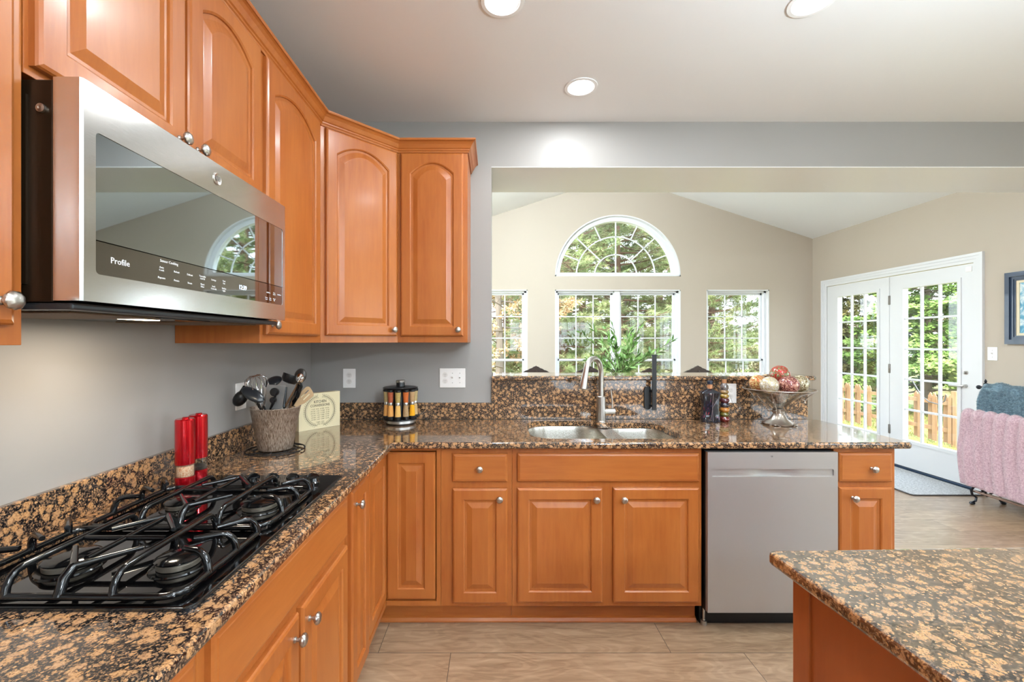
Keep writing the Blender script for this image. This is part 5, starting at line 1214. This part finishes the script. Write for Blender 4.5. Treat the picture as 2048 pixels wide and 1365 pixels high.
spots = [(0.385, 4.36, 'dark dining chair whose carved crest shows left of the faucet, over the bar'), (0.885, 4.36, 'dark dining chair whose carved crest shows inside the arch of the faucet'),
         (1.400, 4.22, 'dark dining chair whose crest barely shows just left of the black towel rod'), (1.905, 4.36, 'dark dining chair whose carved crest shows between towel rod and right window')]
for i, (x, y, lab) in enumerate(spots):
    c_ = c0 if i == 0 else copy_tree(c0); c_.location = (x, y, -0.012 if i == 2 else 0); c_['label'] = lab
t.location = (1.15, 5.0, 0) if False else t.location
bpy.data.objects['dining_table'].location = (1.15, 5.05, 0)

# centrepiece
STEM = mat('twig', lin(92, 80, 56), 0.8)
LEAF = mat('green_leaf', lin(96, 132, 62), 0.45, spec=0.4)
n_ = noise(LEAF, coords(LEAF), 6, 2, 0.5); L(LEAF, ramp(LEAF, n_.outputs[0], [(0.35, lin(72, 110, 48)), (0.5, lin(124, 162, 84)), (0.68, lin(172, 198, 140))]), P(LEAF).inputs['Base Color'])
t = thing('leafy_branch_arrangement', 'arrangement of green leafy branches in a vase on the dining table', 'plant', (1.43, 4.95, 0.76))
b = MB(); b.lathe([(0.05, 0), (0.08, 0.03), (0.09, 0.09), (0.06, 0.17), (0.045, 0.21), (0.055, 0.23), (0.048, 0.23), (0.04, 0.21), (0.0, 0.19)], 28); b.build('vase', mat('white_ceramic', lin(225, 222, 215), 0.2, coat=0.4), t)
rnd = random.Random(11); vs = []; fs = []; sb = MB()
def leaf(p, d, ln, w):
    d = d.normalized(); sd = d.cross(Vector((rnd.uniform(-1, 1), rnd.uniform(-1, 1), rnd.uniform(0.2, 1)))).normalized(); up = sd.cross(d)
    k = len(vs); c1 = p+d*ln*0.35+up*ln*0.05; c2 = p+d*ln*0.7+up*ln*0.03
    vs.extend([tuple(p), tuple(c1+sd*w), tuple(c1-sd*w), tuple(c2+sd*w*0.7), tuple(c2-sd*w*0.7), tuple(p+d*ln-up*ln*0.08)])
    fs.extend([(k, k+1, k+2), (k+1, k+3, k+4, k+2), (k+3, k+5, k+4)])
for i in range(26):
    a = i*2.4+rnd.uniform(-0.3, 0.3); sp_ = rnd.uniform(0.28, 0.62) if i > 6 else rnd.uniform(0.1, 0.3); hh = rnd.uniform(0.34, 0.62) if i > 12 else rnd.uniform(0.55, 0.82)
    ddx = math.cos(a)*sp_; ddy = math.sin(a)*sp_*0.5
    pts = [Vector((ddx*u**1.4, ddy*u**1.4, 0.19+(hh-0.19)*u-0.08*max(0, u-0.6)*sp_)) for u in [k/10 for k in range(11)]]
    sb.tube(pts, [0.004-0.0002*k for k in range(11)], 5)
    for k in range(3, 11):
        for q in range(3 if k > 4 else 2):
            dv_ = (pts[k]-pts[k-1]).normalized()+Vector((rnd.uniform(-1, 1), rnd.uniform(-1, 1), rnd.uniform(-0.4, 0.9)))*1.1
            leaf(pts[k-1]+(pts[k]-pts[k-1])*rnd.random(), dv_, rnd.uniform(0.06, 0.115), rnd.uniform(0.009, 0.015))
sb.build('branch', STEM, t); rawmesh('leaves', vs, fs, LEAF, t)['kind'] = 'stuff'

# ------------------------------------------------------------------ outdoors
GR = mat('winter_lawn', lin(140, 140, 80), 1, spec=0.1); n_ = noise(GR, coords(GR), 1.8, 6, 0.75)
L(GR, ramp(GR, n_.outputs[0], [(0.35, lin(96, 104, 52)), (0.5, lin(150, 146, 92)), (0.65, lin(176, 150, 116))]), P(GR).inputs['Base Color'])
b = MB(); b.plate([(-45, -20), (60, -20), (60, 60), (-45, 60)], [], lambda u, v, w_: (u, v, w_), -0.72, -0.68); lw = b.build('lawn', GR); lw['kind'] = 'structure'
GB = mat('dry_grass', lin(160, 160, 90), 1, spec=0.1)
rnd = random.Random(5); vs = []; fs = []
for _ in range(16000):
    x = rnd.uniform(6.2, 12.5); y = rnd.uniform(5.0, 14.0); h_ = rnd.uniform(0.03, 0.09); a = rnd.uniform(0, PI); k = len(vs)
    vs += [(x-0.008*math.cos(a), y-0.008*math.sin(a), -0.68), (x+0.008*math.cos(a), y+0.008*math.sin(a), -0.68), (x+rnd.uniform(-.03, .03), y+rnd.uniform(-.03, .03), -0.68+h_)]; fs.append((k, k+1, k+2))
gg = rawmesh('grass_blades', vs, fs, GB); tag(gg, 'short winter grass blades on the lawn by the picket fence', 'grass', kind='stuff')
# picket fence
FW = wood_mat('fence_cedar', lin(160, 122, 88), lin(138, 100, 70), lin(178, 146, 114), 'Z', 0.8)
t = thing('picket_fence', 'brown wooden picket fence across the lawn beyond the french doors', 'fence', (9.0, 9.0, -0.68)); o = t.location
def picket(y, w_, z1, x=9.0):
    b = MB(); b.plate([(-w_/2, 0.05), (w_/2, 0.05), (w_/2, z1-0.07), (w_*0.28, z1-0.05), (w_*0.28, z1-0.035), (0, z1), (-w_*0.28, z1-0.035), (-w_*0.28, z1-0.05), (-w_/2, z1-0.07)], [], lambda u, v, q: (x-9.0+q, y-9.0+u, v), -0.01, 0.01); return b.build('picket', FW, t)
y = 6.6; k = 0
p0 = None
while y < 13.2:
    hgt = 1.02 if int((y-6.6)/0.155) % 1 == 0 else 1.0
    if p0 is None: p0 = MB(); p0.plate([(-0.045, 0.05), (0.045, 0.05), (0.045, 0.95), (0.026, 0.97), (0.026, 0.985), (0, 1.02), (-0.026, 0.985), (-0.026, 0.97), (-0.045, 0.95)], [], lambda u, v, q: (q, u, v), -0.01, 0.01); p0 = p0.build('picket', FW, t); pk = p0
    else: pk = p0.copy(); C.objects.link(pk)
    pk.location = (-0.03 if k % 2 else 0.04, y-9.0, 0); y += 0.155; k += 1
b = MB(o)
for z in (-0.42, 0.12): b.box(8.985, 9.015, 6.5, 13.3, z, z+0.08)
b.build('rail', FW, t)
for yy in (6.9, 8.55, 9.9, 11.4, 12.9): b = MB(o); b.box(8.96, 9.06, yy-0.05, yy+0.05, -0.68, 0.42, 0.01); b.build('fence_post', FW, t)

# trees
BARK = mat('pine_bark', lin(118, 92, 76), 0.95, spec=0.1); BARK2 = mat('grey_bark', lin(132, 120, 108), 0.95, spec=0.1)
def leafm(name, a, b_, c, s_=1.2):
    m = mat(name, a, 0.7, spec=0.2); n_ = noise(m, coords(m), s_, 4, 0.7); L(m, ramp(m, n_.outputs[0], [(0.36, a), (0.5, b_), (0.64, c)]), P(m).inputs['Base Color']); return m
PINE = leafm('pine_needles', lin(104, 118, 74), lin(142, 154, 100), lin(180, 180, 128))
TANL = leafm('withered_leaves', lin(150, 116, 80), lin(186, 152, 108), lin(206, 180, 140))
CEDAR = leafm('cedar_foliage', lin(74, 82, 50), lin(120, 118, 66), lin(156, 144, 88))
SPRUCE = leafm('spruce_foliage', lin(88, 116, 54), lin(126, 154, 76), lin(170, 188, 110))
BRUSH = leafm('dry_brush', lin(120, 100, 76), lin(156, 140, 100), lin(140, 148, 92))
def pine(seed, ht, nb, spread, fol, bark, tuft=14, ln=0.13, z0=0.6, dens=1.0, leafy=False, cone=False, lw=0.006):
    rnd = random.Random(seed); t = thing('tree', None, 'tree', (0, 0, 0))
    b = MB(); lean = rnd.uniform(-0.03, 0.03); r0 = ht*0.016
    tr = [Vector((lean*z*0.5+0.04*math.sin(z*0.9), 0.03*math.sin(z*0.7), z)) for z in [ht*k/12 for k in range(13)]]
    b.tube(tr, [r0*(1-0.9*k/12) for k in range(13)], 8); vs = []; fs = []
    for i in range(nb):
        u = (i+rnd.random())/nb; z = z0+(ht-z0)*u; a = i*2.399+rnd.uniform(-0.4, 0.4)
        L_ = spread*((1-u*0.92) if cone else (0.55+0.45*math.sin(PI*min(1, u*0.9+0.2))))*rnd.uniform(0.6, 1.05)
        base = Vector((lean*z*0.5+0.04*math.sin(z*0.9), 0.03*math.sin(z*0.7), z)); rise = rnd.uniform(-0.15, 0.35) if not cone else rnd.uniform(-0.2, 0.1)
        d = Vector((math.cos(a), math.sin(a), rise)); side = Vector((-math.sin(a), math.cos(a), 0))
        pts = [base+d*L_*s_+side*0.12*L_*math.sin(s_*4+i)+Vector((0, 0, 0.10*L_*s_*s_)) for s_ in (0, 0.2, 0.4, 0.6, 0.8, 1)]
        b.tube(pts, [0.028*ht/10*(1.05-s_) for s_ in (0, 0.2, 0.4, 0.6, 0.8, 1)], 4, cap=False)
        n2 = max(3, int(7*L_*dens))
        for j in range(n2):
            s_ = 0.25+0.75*(j+rnd.random())/n2; p = base+d*L_*s_+side*0.12*L_*math.sin(s_*4+i)+Vector((0, 0, 0.10*L_*s_*s_))
            sl_ = L_*0.42*(1.15-s_)*rnd.uniform(0.5, 1.2)+0.08; sd = (side*rnd.choice((-1, 1))+d*0.7+Vector((0, 0, rnd.uniform(-0.3, 0.5)))).normalized()
            b.tube([p, p+sd*sl_*0.5+Vector((0, 0, 0.02)), p+sd*sl_], [0.007, 0.005, 0.003], 3, cap=False)
            for q in range(3 if not cone else 4):
                tp = p+sd*sl_*(0.4+0.6*(q+1)/3)
                for _ in range(tuft):
                    v = (sd*(0.7 if not leafy else 0.2)+Vector((rnd.gauss(0, 1), rnd.gauss(0, 1), rnd.gauss(0.1, 0.9)))*0.75).normalized()
                    l_ = ln*rnd.uniform(0.6, 1.1); o2 = v.orthogonal().normalized(); w_ = lw if not leafy else l_*0.25
                    st = tp+v*(rnd.random()*ln*0.5 if leafy or cone else 0)
                    k = len(vs)
                    if leafy:
                        vs += [tuple(st), tuple(st+v*l_*0.5+o2*w_), tuple(st+v*l_), tuple(st+v*l_*0.5-o2*w_)]; fs.append((k, k+1, k+2, k+3))
                    else:
                        vs += [tuple(st-o2*w_), tuple(st+o2*w_), tuple(st+v*l_)]; fs.append((k, k+1, k+2))
    b.build('trunk', bark, t); f = rawmesh('foliage', vs, fs, fol, t); f['kind'] = 'stuff'
    return t
def place(t, x, y, rz, s_, label, name=None, group=None):
    t.location = (x, y, -0.70); t.rotation_euler = (0, 0, rz); t.scale = (s_, s_, s_); t['label'] = label
    if name: t.name = name
    if group: t['group'] = group
    return t
pa = pine(1, 10, 105, 2.7, PINE, BARK, 17, 0.19, 0.8, 1.5, lw=0.008)
pb = pine(2, 11, 110, 3.0, PINE, BARK, 17, 0.20, 0.6, 1.4, lw=0.008)
place(pa, 4.05, 14.2, 0.3, 1.0, 'large green pine behind the right half of the centre window', 'pine_tree')
place(pb, 1.9, 13.4, 1.1, 0.95, 'pine with a reddish trunk behind the left half of the centre window', 'pine_tree')
c_ = copy_tree(pa); place(c_, 6.6, 14.4, 2.2, 0.9, 'pine with sparse branches behind the right sunroom window', None)
c_ = copy_tree(pb); place(c_, 3.1, 19.5, 4.0, 1.25, 'taller pine rising further back behind the arched window', None)
c_ = copy_tree(pa); place(c_, 9.2, 18.5, 1.0, 1.1, 'pine in the distance to the right of the right window', None)
c_ = copy_tree(pb); place(c_, 4.9, 24.0, 2.6, 1.5, 'tall pine far back, filling the gap behind the right half of the centre window', None)
c_ = copy_tree(pa); place(c_, 0.6, 25.0, 5.0, 1.5, 'tall pine far back, filling the gap behind the left half of the centre window', None)
c_ = copy_tree(pb); place(c_, 9.8, 26.0, 0.7, 1.35, 'tall pine far back, seen through the right sunroom window', None)
ta = pine(3, 8, 60, 2.0, TANL, BARK2, 9, 0.10, 0.4, 1.3, leafy=True)
place(ta, 0.1, 11.6, 0, 1.0, 'tree with withered tan leaves behind the left sunroom window', 'beech_tree')
ce = pine(4, 4.6, 64, 1.25, CEDAR, BARK2, 14, 0.13, 0.3, 1.7, leafy=True, cone=True)
place(ce, 13.0, 15.9, 0, 1.0, 'brownish-green cedar behind the fence, seen through the far french door', 'cedar_tree')
c_ = copy_tree(ce); place(c_, 14.6, 19.0, 2, 1.1, 'second brownish cedar standing further back beyond the far french door', 'cedar_tree')
spz = pine(6, 8.5, 130, 2.5, SPRUCE, BARK2, 13, 0.13, 0.4, 2.0, leafy=True, cone=True)
place(spz, 12.2, 12.4, 0, 1.0, 'large bright green evergreen behind the fence, seen through the near french door', 'evergreen_tree')
# bare tree
def bare(seed, ht):
    rnd = random.Random(seed); t = thing('bare_tree', None, 'tree', (0, 0, 0)); b = MB()
    def br(p, d, l_, r, dep):
        q = p+d*l_*0.5+Vector((rnd.uniform(-.05, .05), rnd.uniform(-.05, .05), 0.02))*l_; e_ = p+d*l_
        b.tube([p, q, e_], [r, r*0.85, r*0.65], 5 if dep > 2 else 3, cap=False)
        if dep == 0: return
        for _ in range(3): br(p+d*l_*rnd.uniform(0.5, 1), (d+Vector((rnd.uniform(-1, 1), rnd.uniform(-1, 1), rnd.uniform(-0.2, 0.7)))*0.8).normalized(), l_*rnd.uniform(0.55, 0.75), r*0.55, dep-1)
    br(Vector((0, 0, 0)), Vector((0, 0, 1)), ht*0.36, ht*0.012, 5); b.build('branches', BARK2, t, smooth=False); return t
bt = bare(3, 7); place(bt, 15.5, 17.0, 0, 1.0, 'bare leafless tree standing behind the cedar through the far french door')
c_ = copy_tree(bt); place(c_, 5.3, 17.5, 1, 1.2, 'bare leafless tree behind the pines, between centre and right windows')
# brush row
br0 = pine(9, 2.3, 40, 1.5, BRUSH, BARK2, 9, 0.11, 0.1, 1.6, leafy=True); br0.name = 'bush'; br0['category'] = 'bush'
for i, (x, y) in enumerate(((-3.2, 20.5), (-0.6, 21.5), (2.0, 22.4), (4.6, 21.2), (7.2, 22.0), (9.9, 21.4), (12.6, 22.5), (16.8, 21.0), (19.5, 18.0))):
    c_ = br0 if i == 0 else copy_tree(br0)
    place(c_, x, y, i*1.3, 1.15+0.12*(i % 3), 'dry tan and green bush in the row at the far edge of the lawn', None, 'dry bushes along the far edge of the lawn')
# garden hook (shepherd's crook) beyond the doors
MET = mat('grey_iron', lin(96, 92, 90), 0.5, metal=0.6)
t = thing('garden_hook', 'thin dark double garden hook standing on the lawn beyond the french doors', 'garden hook', (7.35, 7.55, -0.68))
b = MB(); b.tube([(0, 0, 0), (0, 0, 0.9), (0, -0.02, 1.25)], 0.010, 6)
b.tube([(0, 0.0, 1.15), (0, 0.14, 1.36), (0, 0.40, 1.50), (0, 0.70, 1.45), (0, 0.86, 1.25)], 0.010, 6)
b.tube([(0, 0.0, 1.15), (0, -0.14, 1.05), (0, -0.30, 1.03), (0, -0.40, 1.10), (0, -0.42, 1.2)], 0.010, 6); b.build('rod', MET, t)
b = MB(); b.lathe([(0.05, 0), (0.05, 0.015), (0, 0.02)], 10); b.build('foot_plate', MET, t)
